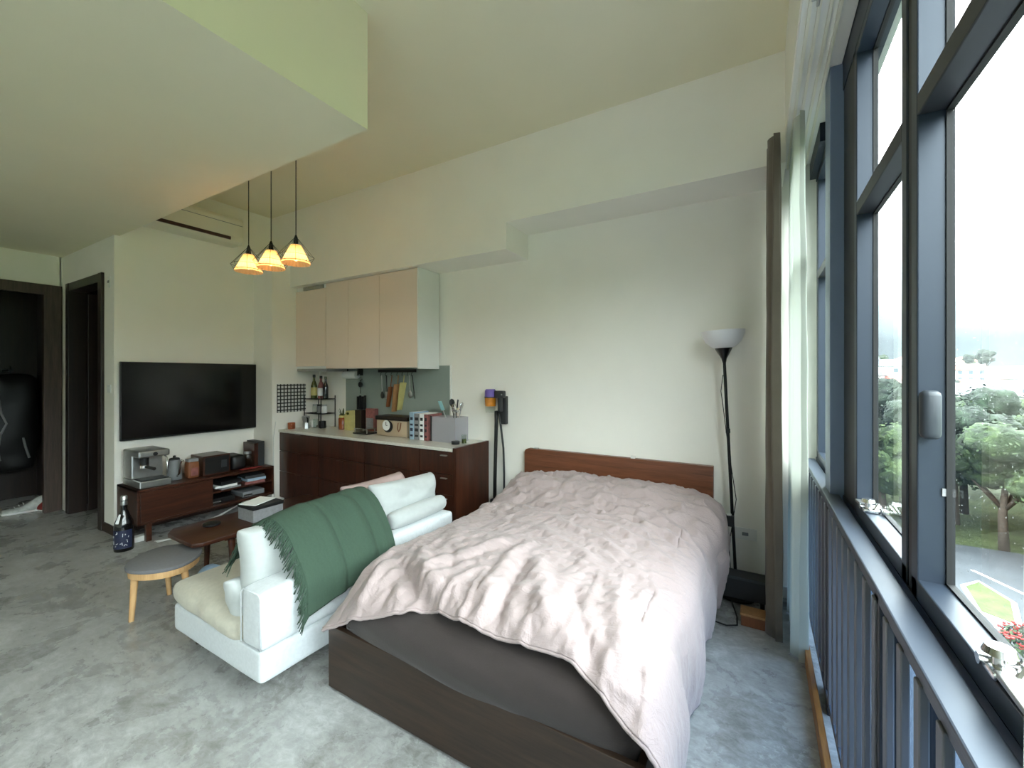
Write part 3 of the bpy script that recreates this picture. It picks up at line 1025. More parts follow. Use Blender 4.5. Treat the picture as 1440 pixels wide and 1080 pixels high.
# slim dark footstool with a pink pad beyond the table
fs = thing('footstool', 'low dark wooden footstool between the coffee table and the sofa', 'stool', (-3.08, 2.15, 0))
B().box(-3.22, 1.98, .37, -2.94, 2.32, .40, .006).build('seat', M['dkwood_y'], fs)
for (x, y) in ((-3.20, 2.0), (-2.96, 2.0), (-3.20, 2.30), (-2.96, 2.30)):
    B().box(x - .015, y - .015, 0, x + .015, y + .015, .40, .003).build('leg', M['dkwood_y'], fs)
o = B().softbox(-3.20, 2.0, .402, -2.95, 2.30, .45, .02, .012, 8, 4, .003).build('seat_pad', M['pinkcloth'], None, smooth=True, subsurf=1, loc=(-3.08, 2.15, .40))
tag(o, 'thin pinkish pad on the dark footstool', 'cushion')
# bag under the table end
bg_ = B().softbox(-3.50, 1.46, 0.002, -3.34, 1.60, .16, .05, .02, 10, 11, .02)
o = bg_.build('plastic_bag', M['blue'], None, smooth=True, loc=(-3.42, 1.53, 0))
tag(o, 'small pale blue bag on the floor under the near end of the coffee table', 'bag')

# ================================================================== TV + BENCH
tv = thing('television', 'large black flat television mounted on the left wall', 'television', (-5.36, 2.28, 1.30))
B().box(-5.385, 2.0, 1.1, -5.368, 2.56, 1.5, .003).build('wall_mount', M['black'], tv)
B().box(-5.37, 1.60, .910, -5.335, 2.965, 1.685, .006).build('housing', M['black'], tv)
B().box(-5.336, 1.608, .925, -5.3335, 2.957, 1.678).build('screen', M['screen'], tv)
B().box(-5.336, 2.24, .912, -5.332, 2.33, .922, .001).build('logo_bar', M['dkgrey'], tv)

tbn = thing('tv_bench', 'dark walnut TV bench with a closed drawer front and an open shelf', 'bench', (-5.13, 2.2, 0))
bx = B()
bx.box(-5.365, 1.585, .472, -4.90, 2.845, .494, .003)
bx.box(-5.365, 1.585, .165, -4.90, 2.845, .187, .003)
bx.box(-5.365, 1.585, .165, -4.90, 1.607, .494, .003)
bx.box(-5.365, 2.823, .165, -4.90, 2.845, .494, .003)
bx.box(-5.365, 2.19, .165, -4.91, 2.21, .494)
bx.box(-5.370, 1.585, .165, -5.358, 2.845, .494)
bx.build('carcass', M['dkwood_y'], tbn)
df = B().box(-4.915, 1.609, .190, -4.895, 2.198, .470, .003).build('drawer_front', M['dkwood_y'], tbn)
B().box(-4.896, 1.86, .452, -4.888, 1.95, .462, .002).build('drawer_pull', M['dkwood'], df)
B().box(-5.355, 2.21, .315, -4.915, 2.823, .331).build('shelf', M['dkwood_y'], tbn)
for (x, y) in ((-4.94, 1.68), (-5.32, 1.68), (-4.94, 2.76), (-5.32, 2.76)):
    B().box(x - .022, y - .022, 0, x + .022, y + .022, .166, .004).build('leg', M['dkwood_y'], tbn)

# espresso machine
em = thing('espresso_machine', 'silver espresso machine on the near end of the TV bench', 'coffee machine', (-5.08, 1.73, .494))
B().box(-5.33, 1.615, .4955, -4.93, 1.86, .56, .008).build('drip_tray', M['steel'], em)
B().box(-5.33, 1.615, .56, -5.12, 1.86, .80, .012).build('boiler_housing', M['steel'], em)
B().box(-5.33, 1.615, .775, -4.96, 1.86, .838, .014).build('top_housing', M['steel'], em)
B().cyl((-5.02, 1.68, .70), (-5.02, 1.68, .78), .034, .034, 20).build('group_head', M['black'], em, smooth='auto')
pf = B().cyl((-5.02, 1.68, .675), (-5.02, 1.68, .702), .036, .036, 20).build('portafilter', M['chrome'], em, smooth='auto')
B().cyl((-4.99, 1.68, .688), (-4.86, 1.70, .680), .012, .015, 12).build('portafilter_handle', M['black'], pf, smooth='auto')
B().tube([(-4.99, 1.82, .78), (-4.95, 1.83, .76), (-4.94, 1.83, .66), (-4.945, 1.825, .60)], .006, 8).build('steam_wand', M['chrome'], em, smooth=True)
B().lathe([(0, 0), (.017, 0), (.015, .014), (0, .016)], (-4.952, 1.74, .806), 16, Matrix.Rotation(PI / 2, 4, 'Y')).build('dial', M['black'], em, smooth='auto')
B().box(-5.10, 1.63, .561, -4.945, 1.845, .568, .002).build('drip_grid', M['dkgrey'], em)
kt = thing('gooseneck_kettle', 'white and grey kettle beside the espresso machine', 'kettle', (-5.08, 1.955, .494))
B().lathe([(0, 0), (.062, 0), (.066, .012), (.060, .10), (.048, .19), (.045, .20), (0, .202)], (-5.12, 1.955, .4955), 24).build('kettle_body', M['grey'], kt, smooth='auto')
B().lathe([(.047, .20), (.04, .216), (.012, .222), (.012, .24), (0, .244)], (-5.12, 1.955, .4955), 20).build('lid', M['black'], kt, smooth='auto')
B().tube([(-5.065, 1.955, .53), (-5.02, 1.957, .57), (-5.005, 1.96, .66), (-4.98, 1.96, .705), (-4.95, 1.96, .70)], .009, 8).build('spout', M['chrome'], kt, smooth=True)
B().tube([(-5.17, 1.955, .67), (-5.225, 1.955, .67), (-5.235, 1.955, .60), (-5.19, 1.955, .54)], .009, 8).build('handle', M['white'], kt, smooth=True)
bg2 = thing('coffee_bag', 'brown paper coffee bag with a pale label next to the kettle', 'bag', (-5.06, 2.08, .494))
b_ = B().softbox(-5.11, 2.035, .4955, -5.02, 2.135, .66, .015, .008, 8, 3, .006)
b_.build('bag_body', M['brown'], bg2, smooth=True)
B().box(-5.105, 2.04, .66, -5.025, 2.13, .69, .004).build('folded_top', M['greybook'], bg2)
B().box(-5.012, 2.055, .52, -5.008, 2.12, .60, .001).build('bag_label', M['rose'], bg2)
sp_ = thing('wooden_speaker', 'dark wooden speaker box in the middle of the TV bench', 'speaker', (-5.13, 2.28, .494))
B().box(-5.28, 2.16, .4955, -5.0, 2.42, .70, .006).build('cabinet', M['dkwood_y'], sp_)
B().box(-5.0, 2.175, .51, -4.995, 2.405, .685, .001).build('grille', M['black'], sp_)
B().box(-4.996, 2.33, .56, -4.99, 2.385, .64, .002).build('display', M['dkgrey'], sp_)
o = B().softbox(-5.28, 2.45, .4955, -5.02, 2.60, .655, .03, .015, 8, 8, .01).build('camera_bag', M['black'], None, smooth=True, subsurf=1, loc=(-5.15, 2.52, .494))
tag(o, 'black soft camera bag on the TV bench beside the wooden speaker', 'bag')
jr = thing('glass_jar', 'clear glass jar standing between the black bag and the dark boxes', 'jar', (-5.08, 2.645, .494))
B().lathe([(0, 0), (.038, 0), (.04, .01), (.04, .13), (.034, .145), (.034, .155)], (-5.08, 2.645, .4955), 20).build('jar_body', M['clear'], jr, smooth='auto')
B().lathe([(0, .155), (.037, .155), (.037, .178), (0, .18)], (-5.08, 2.645, .4955), 20).build('lid', M['steel'], jr, smooth='auto')
for i, (y, w_, h_, mm, lab) in enumerate(((2.71, .045, .27, 'dkwood', 'narrow dark brown box standing on the far end of the TV bench'), (2.765, .075, .285, 'dkgrey', 'charcoal box standing at the very end of the TV bench against the wall pier'))):
    o = B().box(-5.26, y - w_ / 2, .4955, -5.02, y + w_ / 2, .4955 + h_, .004).build('standing_box', M[mm], None, loc=(-5.14, y, .494))
    tag(o, lab, 'box')
# magazines on the open shelf and in front of it
rm = random.Random(12)
mags = [('greybook', .20, 'grey magazine on the open shelf of the TV bench, lowest of its pile'), ('paper', .21, 'white-edged magazine on the open shelf of the TV bench, second of its pile'), ('dkgrey', .22, 'charcoal magazine on the open shelf of the TV bench, third of its pile'), ('black', .21, 'black magazine topping the pile on the open shelf of the TV bench')]
z = .3315
for i, (mm, L, lab) in enumerate(mags):
    t_ = .018 + .006 * (i % 2)
    o = B().box(-.14, -L / 2, 0, .14, L / 2, t_, .002).build('magazine', M[mm], None)
    o.location = (-5.06 + rm.uniform(-.02, .02), 2.38 + rm.uniform(-.02, .02), z)
    o.rotation_euler = (0, 0, rm.uniform(-.2, .2))
    tag(o, lab, 'magazine', 'magazines on the open shelf')
    z += t_ + .0008
z = .3315
for i, (mm, lab) in enumerate((('rose', 'dull red book on the open shelf of the TV bench, under the blue one'), ('blue', 'pale blue book in the far pile on the open shelf of the TV bench'), ('dkgrey', 'dark book topping the far pile on the open shelf of the TV bench'))):
    o = B().box(-.12, -.10, 0, .12, .10, .03, .002).build('book', M[mm], None)
    o.location = (-5.03, 2.66, z)
    o.rotation_euler = (0, 0, rm.uniform(-.25, .25))
    tag(o, lab, 'book', 'books on the open shelf')
    z += .031
for i, (y, mm, lab) in enumerate(((2.33, 'black', 'black game console on the bottom of the TV bench, left of the silver one'), (2.65, 'grey', 'silver media box on the bottom of the TV bench'))):
    bx_ = thing('media_box', lab, 'electronics', (-5.08, y, .187))
    B().box(-5.22, y - .12, .188, -4.96, y + .12, .245, .006).build('case', M[mm], bx_)
    B().box(-4.961, y - .11, .20, -4.957, y - .02, .215).build('front_slot', M['chrome'], bx_)
# red-patterned cloth and dark cloth lying on top
o = B().softbox(-5.13, 2.66, .4955, -4.93, 2.83, .53, .015, .01, 8, 14, .012)
o = B().grid(lambda u, v: Vector((-4.985 + .075 * u, 2.50 + .22 * v, .4985 + .006 + .006 * mnoise.noise(Vector((u * 4, v * 5, 3))) )), 10, 14).build('red_cloth', M['red'], None, smooth=True, solid=.004, loc=(-4.95, 2.6, .5))
tag(o, 'small dull red cloth lying on the front of the TV bench top', 'cloth')

# wires and adaptor under the bench
wv = B()
for k in range(3):
    wv.tube([(-4.80 - .03 * k, 1.70, .006), (-4.78 + .02 * k, 1.85, .006 + .004 * k), (-4.95, 2.0, .010), (-5.0 + .02 * k, 2.3, .05), (-5.1, 2.7, .12 + .01 * k), (-5.2, 2.8, .14)], .004, 6)
o = wv.build('power_cables', M['whitecord'], None, smooth=True, loc=(-4.9, 2.0, 0))
tag(o, 'loose bundle of pale cables trailing on the floor under the TV bench', 'cable')
o = B().box(-5.05, 1.58, 0.001, -4.97, 1.70, .05, .006).build('power_adaptor', M['white'], None, loc=(-5.0, 1.64, 0))
tag(o, 'white power adaptor on the floor behind the big bottle', 'adaptor')
o = B().tube([(-4.958, 2.90, 1.0), (-4.955, 2.87, .80), (-4.96, 2.872, .50), (-4.955, 2.868, .30), (-4.93, 2.868, .16), (-4.94, 2.86, .01)], .004, 6).build('white_cable', M['whitecord'], None, smooth=True, loc=(-4.95, 2.88, .5))
tag(o, 'white cable hanging down the edge of the wall pier beside the TV bench', 'cable')

# big sake bottle
bt = thing('magnum_bottle', 'very large dark bottle with a navy label standing on the floor by the TV bench', 'bottle', (-4.87, 1.485, 0))
B().lathe([(0, .001), (.066, .001), (.070, .012), (.070, .21), (.064, .25), (.040, .31), (.024, .36), (.022, .43), (.026, .435), (.026, .452), (.022, .456)], (-4.87, 1.485, 0), 28).build('bottle_body', M['bottle'], bt, smooth='auto')
B().lathe([(.0225, .40), (.0255, .40), (.0265, .47), (.020, .482), (0, .483)], (-4.87, 1.485, 0), 20).build('cap', M['steel'], bt, smooth='auto')
lb = B()
def lab_pt(u, v, r=.0712):
    a = -1.75 + u * 2.3
    return Vector((-4.87 + r * math.cos(a), 1.485 + r * math.sin(a), .03 + .16 * v))
lbo = lb.grid(lab_pt, 24, 2).build('label_band', M['navy'], bt, smooth=True)
mk = B()
rk = random.Random(5)
for k in range(16):
    u = rk.uniform(.12, .85); v = rk.uniform(.1, .85)
    du, dv_ = (rk.uniform(.04, .10), rk.uniform(-.08, .08)) if k % 2 else (rk.uniform(-.02, .02), rk.uniform(.08, .18))
    mk.tube([lab_pt(u, v, .0716), lab_pt(u + du / 2, v + dv_ / 2, .0716), lab_pt(min(.95, u + du), min(.95, max(.03, v + dv_)), .0716)], .0022, 5)
mk.build('label_strokes', M['paper'], lbo)
B().grid(lambda u, v: (lambda a, r, z: Vector((-4.87 + r * math.cos(a), 1.485 + r * math.sin(a), z)))(-1.35 + .5 * u, .0655 + (.036 - .0655) * v + .0012, .25 + .075 * v), 8, 4).build('shoulder_label', M['paper'], bt, smooth=True)

# ================================================================== AIR CONDITIONER
ac = thing('air_conditioner', 'cream wall air conditioner high on the left wall over the TV', 'air conditioner', (-5.27, 2.2, 3.2))
prof = [(-5.388, 3.06), (-5.20, 3.06), (-5.165, 3.085), (-5.15, 3.14), (-5.15, 3.31), (-5.175, 3.352), (-5.388, 3.355)]
t = B().prism([(p[0], p[1]) for p in prof], 0, .87, .008, mat=Matrix.Translation((0, 2.64, 0)) @ Matrix.Rotation(PI / 2, 4, 'X'))
t.build('ac_body', M['acwhite'], ac, smooth='auto')
B().box(-5.17, 1.80, 3.088, -5.146, 2.50, 3.122, .002).build('air_outlet', M['dkwood'], ac)
B().box(-5.152, 1.785, 3.265, -5.147, 2.625, 3.270).build('panel_seam', M['grey'], ac)

# ================================================================== PENDANT LAMPS
M['shade_on'] = None
def shade_mat():
    m, nt, out = new_mat('lit_cream_paper_shade')
    d = ND(nt, 'ShaderNodeBsdfTranslucent'); d.inputs[0].default_value = lin('e3b87c')
    e = ND(nt, 'ShaderNodeEmission'); e.inputs[0].default_value = lin('f0b978'); e.inputs[1].default_value = .022
    n = ND(nt, 'ShaderNodeTexNoise', i_Scale=30, i_Detail=3)
    a = ND(nt, 'ShaderNodeAddShader')
    nt.links.new(d.outputs[0], a.inputs[0]); nt.links.new(e.outputs[0], a.inputs[1])
    nt.links.new(a.outputs[0], out.inputs[0])
    return m
M['shade_on'] = shade_mat()
M['bulb'] = pbr('warm_bulb', 'fff0d0', .4, var=0, emit='ffdca0', estr=.5)
pl = [((-3.74, 1.955, 2.43), 'lit cone pendant lamp in a wire cage, farthest from the bed of three'), ((-3.46, 1.985, 2.43), 'lit cone pendant lamp in a wire cage, the middle one of three'), ((-3.145, 2.0, 2.43), 'lit cone pendant lamp in a wire cage, nearest the bed of three')]
def pendant(label):
    r = thing('pendant_lamp', label, 'lamp', (0, 0, 0), 'pendant lamps hanging together')
    B().cyl((0, 0, .20), (0, 0, 1.13), .0035, .0035, 8).build('cord', M['cord'], r)
    B().lathe([(0, 1.105), (.045, 1.105), (.045, 1.12), (.03, 1.13), (0, 1.13)], (0, 0, 0), 20).build('ceiling_rose', M['black'], r, smooth='auto')
    B().lathe([(0, .12), (.018, .12), (.02, .15), (.013, .205), (.006, .225), (0, .225)], (0, 0, 0), 16).build('socket', M['black'], r, smooth='auto')
    def cone(u, v):
        a = u * 2 * PI
        rr = .038 + .067 * v
        rr *= 1 + .02 * math.cos(a * 24)
        return Vector((rr * math.cos(a), rr * math.sin(a), .145 - .145 * v))
    B().grid(cone, 96, 8, wrap_u=True).build('shade', M['shade_on'], r, smooth=True)
    B().lathe([(.1055, .012), (.108, .012), (.108, .016), (.1055, .016)], (0, 0, 0), 32).build('shade_trim', M['brown'], r)
    c = B()
    n = 8
    ring = [Vector((.132 * math.cos(2 * PI * k / n + .2), .132 * math.sin(2 * PI * k / n + .2), .055)) for k in range(n)]
    low = [Vector((.098 * math.cos(2 * PI * k / n + .2), .098 * math.sin(2 * PI * k / n + .2), .004)) for k in range(n)]
    for k in range(n):
        c.tube([(0, 0, .215), ring[k], low[k]], .0016, 5)
        c.tube([ring[k], ring[(k + 1) % n]], .0016, 5)
    c.build('wire_cage', M['blacksat'], r)
    B().lathe([(0, .02), (.018, .028), (.027, .05), (.026, .07), (.014, .10), (.013, .125), (0, .125)], (0, 0, 0), 16).build('bulb', M['bulb'], r, smooth=True)
    return r
p0 = pendant(pl[0][1])
p0.location = pl[0][0]
for loc, lab in pl[1:]:
    dup(p0, loc, lab, group='pendant lamps hanging together')
for i, (loc, lab) in enumerate(pl):
    ld = bpy.data.lights.new('pendant_glow', 'POINT')
    ld.energy = PEND
    ld.color = (1, .72, .42)
    ld.shadow_soft_size = .03
    lo = bpy.data.objects.new('pendant_glow', ld)
    COL.objects.link(lo)
    lo.location = (loc[0], loc[1], loc[2] + .035)

# ================================================================== FLOOR LAMP + CORNER
fl = thing('floor_lamp', 'black uplighter floor lamp with a frosted white bowl, leaning by the bed head', 'lamp', (-.136, 3.385, 0))
base, top = Vector((-.136, 3.37, .02)), Vector((-.212, 3.335, 1.67))
B().lathe([(0, .001), (.125, .001), (.125, .012), (.10, .022), (.02, .03), (0, .03)], (-.136, 3.37, 0), 32).build('base', M['blacksat'], fl, smooth='auto')
B().cyl(base, top, .0105, .0105, 12).build('pole', M['blacksat'], fl, smooth='auto')
ax = (top - base).normalized()
tl = Matrix.Translation(top) @ ax.to_track_quat('Z', 'Y').to_matrix().to_4x4()
B().lathe([(.011, -.03), (.018, 0), (.05, .06), (.058, .078), (.054, .078), (0, .06)], (0, 0, 0), 28, tl).build('shade_cup', M['blacksat'], fl, smooth='auto')
B().lathe([(.045, .07), (.075, .082), (.115, .118), (.138, .168), (.142, .196), (.137, .196), (.110, .125), (.07, .09), (.04, .078)], (0, 0, 0), 40, tl).build('lamp_shade', M['lampshade'], fl, smooth='auto')
sw = base.lerp(top, .69)
B().cyl(sw - ax * .015, sw + ax * .015, .015, .015, 12).build('pole_joint', M['black'], fl, smooth='auto')
k0 = base.lerp(top, .80)
B().tube([base.lerp(top, .93) + Vector((-.012, -.012, 0)), base.lerp(top, .86) + Vector((-.03, -.012, 0)), base.lerp(top, .78) + Vector((-.02, -.012, 0)), base.lerp(top, .70) + Vector((-.012, -.012, 0)), base.lerp(top, .52) + Vector((.012, -.012, 0)), base.lerp(top, .40) + Vector((.03, -.012, 0)), base.lerp(top, .34) + Vector((.012, -.012, 0)), base.lerp(top, .20) + Vector((-.03, -.01, 0)), base.lerp(top, .08) + Vector((-.03, -.01, 0)), (-.19, 3.30, .01)], .003, 6).build('lamp_cord', M['cord'], fl, smooth=True)
ps = base.lerp(top, .31)
pa = thing('dimmer_box', 'small black adaptor box hanging on the floor lamp pole', 'adaptor', ps)
B().box(ps.x - .045, ps.y - .05, ps.z - .04, ps.x + .012, ps.y - .012, ps.z + .035, .005).build('case', M['black'], pa)
B().box(ps.x - .035, ps.y - .045, ps.z + .035, ps.x - .005, ps.y - .02, ps.z + .045, .003).build('plug_top', M['white'], pa)
sbx = thing('storage_box', 'low black storage box on the floor in front of the floor lamp', 'box', (-.12, 3.2, 0))
B().box(-.28, 3.12, .09, .04, 3.235, .225, .004).build('box_body', M['black'], sbx)
B().box(-.284, 3.116, .215, .044, 3.239, .235, .003).build('lid', M['dkgrey'], sbx)
for x in (-.26, .02):
    B().cyl((x, 3.178, 0.0), (x, 3.178, .092), .012, .012, 10).build('leg', M['black'], sbx)
wb = thing('wooden_box', 'small orange-brown wooden box on the floor below the black one', 'box', (-.03, 3.02, 0))
B().box(-.095, 2.97, .001, .045, 3.07, .075, .003).build('box_body', M['brown'], wb)
B().box(-.10, 2.965, .066, .05, 3.075, .08, .002).build('lid', M['tan'], wb)
o = B().tube([(-.30, 3.0, .006), (-.25, 2.93, .006), (-.17, 2.915, .006), (-.115, 2.95, .006), (-.12, 3.05, .006), (-.15, 3.20, .006), (-.16, 3.25, .006)], .0045, 6).build('floor_cable', M['cord'], None, smooth=True, loc=(-.2, 2.95, 0))
tag(o, 'thin black cable looping on the floor between bed and window', 'cable')

# ================================================================== CORDLESS VACUUM
vc = thing('cordless_vacuum', 'cordless vacuum with purple and orange body on a wall dock left of the bed', 'vacuum cleaner', (-2.17, 3.45, 1.3))
B().box(-2.165, 3.455, 1.08, -2.095, 3.5, 1.35, .006).build('wall_dock', M['dkgrey'], vc)
B().cyl((-2.235, 3.40, 1.345), (-2.235, 3.40, 1.405), .056, .054, 24).cyl((-2.235, 3.40, 1.405), (-2.235, 3.40, 1.418), .052, .044, 24).build('filter_head', M['purple'], vc, smooth='auto')
B().cyl((-2.235, 3.40, 1.335), (-2.235, 3.40, 1.346), .058, .058, 24).build('ring', M['door'], vc, smooth='auto')
B().cyl((-2.235, 3.40, 1.255), (-2.235, 3.40, 1.336), .052, .056, 24).build('cyclone', M['orange'], vc, smooth='auto')
B().cyl((-2.235, 3.40, 1.195), (-2.235, 3.40, 1.256), .046, .050, 24).build('dust_bin', M['clear'], vc, smooth='auto')
B().box(-2.18, 3.375, 1.335, -2.075, 3.43, 1.405, .012).box(-2.145, 3.38, 1.20, -2.105, 3.43, 1.34, .012).build('motor_handle', M['dkgrey'], vc, smooth='auto')
B().box(-2.098, 3.37, 1.362, -2.085, 3.376, 1.376, .002).build('power_button', M['steel'], vc)
B().tube([(-2.175, 3.41, 1.21), (-2.18, 3.42, 1.1), (-2.195, 3.43, .80), (-2.205, 3.435, .55), (-2.205, 3.43, .33)], .017, 12).build('wand', M['black'], vc, smooth=True)
B().box(-2.235, 3.39, .315, -2.175, 3.46, .36, .008).build('wand_nozzle', M['black'], vc)
B().tube([(-2.155, 3.42, 1.20), (-2.14, 3.44, 1.06), (-2.118, 3.45, .85), (-2.112, 3.455, .60), (-2.115, 3.455, .30)], .010, 10).build('charging_hose', M['dkgrey'], vc, smooth=True)

# ================================================================== CURTAINS
def drape(name, x0, x1, y0, y1, z0, z1, folds, amp, mat, seed, flare=.0, solid=.004, nu=120, nv=30, pinch=0):
    def f(u, v):
        zz = z1 + (z0 - z1) * v
        yy = y0 + (y1 - y0) * u
        xx = x0 + (x1 - x0) * u
        a = amp * (.75 + .35 * mnoise.noise(Vector((u * folds * .7, seed, v * .8))))
        ph = u * folds * 2 * PI + .7 * mnoise.noise(Vector((u * 3, v * 1.2, seed)))
        xx += a * math.sin(ph) * (.8 + .3 * v)
        yy += .35 * a * math.cos(ph * 1.0 + .4) + flare * v * (u - .5)
        xx += .006 * mnoise.noise(Vector((u * 14, v * 9, seed))) - pinch * math.exp(-((v - .0) / .05) ** 2)
        return Vector((xx, yy, zz))
    return B().grid(f, nu, nv).build(name, M[mat], None, smooth=True, solid=solid, loc=((x0 + x1) / 2, (y0 + y1) / 2, (z0 + z1) / 2))
c = drape('drape', .075, .085, 2.86, 3.42, .012, 2.955, 5, .052, 'curtain', 2.0)
tag(c, 'taupe full-length drape gathered in the corner beside the bed head', 'curtain')
c = drape('sheer_curtain', .19, .20, 2.71, 3.42, .012, 2.968, 6, .040, 'sheer', 7.0, solid=0)
tag(c, 'white sheer curtain gathered next to the taupe drape in the far corner', 'curtain')
c = drape('sheer_curtain', .232, .205, .16, .47, .012, 2.968, 4, .030, 'sheer', 11.0, flare=.16, solid=0)
tag(c, 'pale sheer curtain gathered at the near end of the windows, at the right edge', 'curtain')

# ================================================================== ENTRANCE: shoes, bags, white chair in the dark room
def shoe(label, mat, grp=None):
    r = thing('sneaker', label, 'shoe', (0, 0, 0), grp)
    def up(u, v):
        t = u
        w = .038 + .012 * math.sin(t * PI) + .006 * t
        h = .028 + .075 * smooth01((.62 - t) / .55) + .02 * (1 - t)
        if t > .97 or t < .03:
            w *= .6
        a = v * PI
        return Vector((.28 * t - .14, w * math.cos(a) , .022 + h * math.sin(a) ** .7))
    B().grid(up, 20, 12).build('upper', M[mat], r, smooth=True, solid=.003)
    ol = [(-.145, -.02), (-.13, -.036), (0, -.046), (.10, -.048), (.14, -.03), (.148, 0), (.14, .03), (.10, .048), (0, .046), (-.13, .036), (-.145, .02)]
    B().prism(ol, 0.001, .028, .006).build('sole', M['white'], r, smooth='auto')
    lc = B()
    for k in range(4):
        x = -.0 + .028 * k
        lc.tube([(x, -.028, .083 - .013 * k), (x + .008, 0, .098 - .014 * k), (x, .028, .083 - .013 * k)], .003, 5)
    lc.build('laces', M['paper'], r)
    return r
s1 = shoe('pale grey sneaker on the floor of the entrance recess, left of the red-soled one', 'shoe')
local(s1, (-7.17, 1.315, 0), 1.40 + PI)
s1.scale = (1.15, 1.15, 1.15)
s2 = shoe('dark red sneaker on the floor just behind the entrance door frame', 'red')
local(s2, (-7.13, 1.45, 0), .2 + PI)
bgg = thing('hanging_coat', 'black coat hanging in the dark entrance recess above the sneakers', 'coat', (-7.9, 1.3, 1))
B().softbox(-7.86, 1.12, .42, -7.68, 1.52, 1.55, .07, .03, 10, 6, .03).build('coat_body', M['black'], bgg, smooth=True, subsurf=1)
B().tube([(-7.675, 1.20, 1.35), (-7.66, 1.23, 1.1), (-7.66, 1.27, .98), (-7.655, 1.22, .85), (-7.655, 1.20, .66), (-7.66, 1.22, .55)], .012, 8).build('coat_piping', M['greybook'], bgg, smooth=True)
B().tube([(-7.665, 1.40, .80), (-7.655, 1.42, .68), (-7.66, 1.45, .55)], .012, 8).build('coat_piping', M['greybook'], bgg, smooth=True)
B().tube([(-7.77, 1.32, 1.55), (-7.77, 1.32, 1.62), (-7.79, 1.32, 1.66), (-7.80, 1.32, 1.62)], .006, 8).build('hanger_hook', M['black'], bgg, smooth=True)
B().box(-8.1, 1.30, 1.60, -7.75, 1.34, 1.625, .003).build('coat_peg', M['black'], bgg)
ch = thing('white_chair', 'white painted chair half seen in the dark room behind the corridor doorway', 'chair', (-6.0, 1.95, 0))
B().box(-6.10, 1.80, .43, -5.72, 2.18, .46, .008).build('seat', M['white'], ch)
for (x, y) in ((-6.08, 1.82), (-5.74, 1.82), (-6.08, 2.16), (-5.74, 2.16)):
    B().box(x - .015, y - .015, 0, x + .015, y + .015, .44, .004).build('leg', M['white'], ch)
B().tube([(-6.08, 1.82, .44), (-6.10, 1.815, .62), (-6.17, 1.81, .80), (-6.165, 1.81, .92), (-6.13, 1.81, .97)], .013, 10).build('back_post', M['white'], ch, smooth=True)
B().tube([(-6.08, 2.16, .44), (-6.10, 2.165, .62), (-6.17, 2.17, .80), (-6.165, 2.17, .92), (-6.13, 2.17, .97)], .013, 10).build('back_post', M['white'], ch, smooth=True)
B().box(-6.09, 1.82, .22, -5.73, 1.835, .25, .003).build('stretcher', M['white'], ch)
B().tube([(-6.13, 1.81, .95), (-6.16, 1.99, .97), (-6.13, 2.17, .95)], .014, 10).build('back_rail', M['white'], ch, smooth=True)
# ================================================================== KITCHEN
YF, ZW = 2.96, .87
S('backsplash_panel', B().box(-4.45, 3.488, .90, -2.80, 3.501, 1.655), 'splash')
S('trim_3', B().box(-2.80, 3.484, .90, -2.785, 3.502, 1.655), 'white')
xs = [(-4.985, -4.24), (-4.24, -3.49), (-3.49, -2.735), (-2.735, -2.345)]
names = ['dark walnut kitchen cabinet next to the wall pier, left end of the row', 'dark walnut kitchen cabinet, second from the wall pier', 'dark walnut kitchen cabinet, third from the wall pier, behind the sofa cushions', 'narrow walnut drawer cabinet at the bed end of the kitchen row, with small silver pulls']
for i, (x0, x1) in enumerate(xs):
    r = thing('kitchen_cabinet', names[i], 'cabinet', ((x0 + x1) / 2, 3.2, 0), 'kitchen base cabinets' if i < 3 else None)
    B().box(x0 + .001, YF + .022, .08, x1 - .001, 3.485, ZW, .001).build('carcass', M['cabwood'], r)
    B().box(x0 + .001, YF + .06, .001, x1 - .001, 3.47, .08).build('plinth', M['door'], r)
    hs = [(.09, .40), (.405, .645), (.65, .865)] if i < 3 else [(.09, .27), (.275, .475), (.48, .66), (.665, .865)]
    for j, (z0, z1) in enumerate(hs):
        d = B().box(x0 + .003, YF, z0, x1 - .003, YF + .021, z1, .002).build('drawer_front', M['cabwood'], r)
        xc = (x0 + x1) / 2 + (.10 if i == 3 else 0)
        if i == 3:
            B().box(xc - .035, YF - .022, z1 - .038, xc + .035, YF + .001, z1 - .028, .003).build('pull', M['steel'], d)
        else:
            B().box(xc - .06, YF - .012, z1 - .012, xc + .06, YF + .001, z1 - .006, .002).build('pull', M['dkwood'], d)
r = thing('cabinet_end_panel', 'upright walnut end panel closing the kitchen row beside the vacuum', 'panel', (-2.33, 3.2, 0))
B().box(-2.344, YF - .006, .001, -2.308, 3.485, .905, .003).build('panel', M['cabwood'], r)
o = B().box(-4.987, YF - .012, ZW, -2.346, 3.486, .90, .003).build('worktop', M['worktop'], None, loc=(-3.6, 3.2, .88))
tag(o, 'long pale stone worktop over the walnut kitchen cabinets', 'worktop')
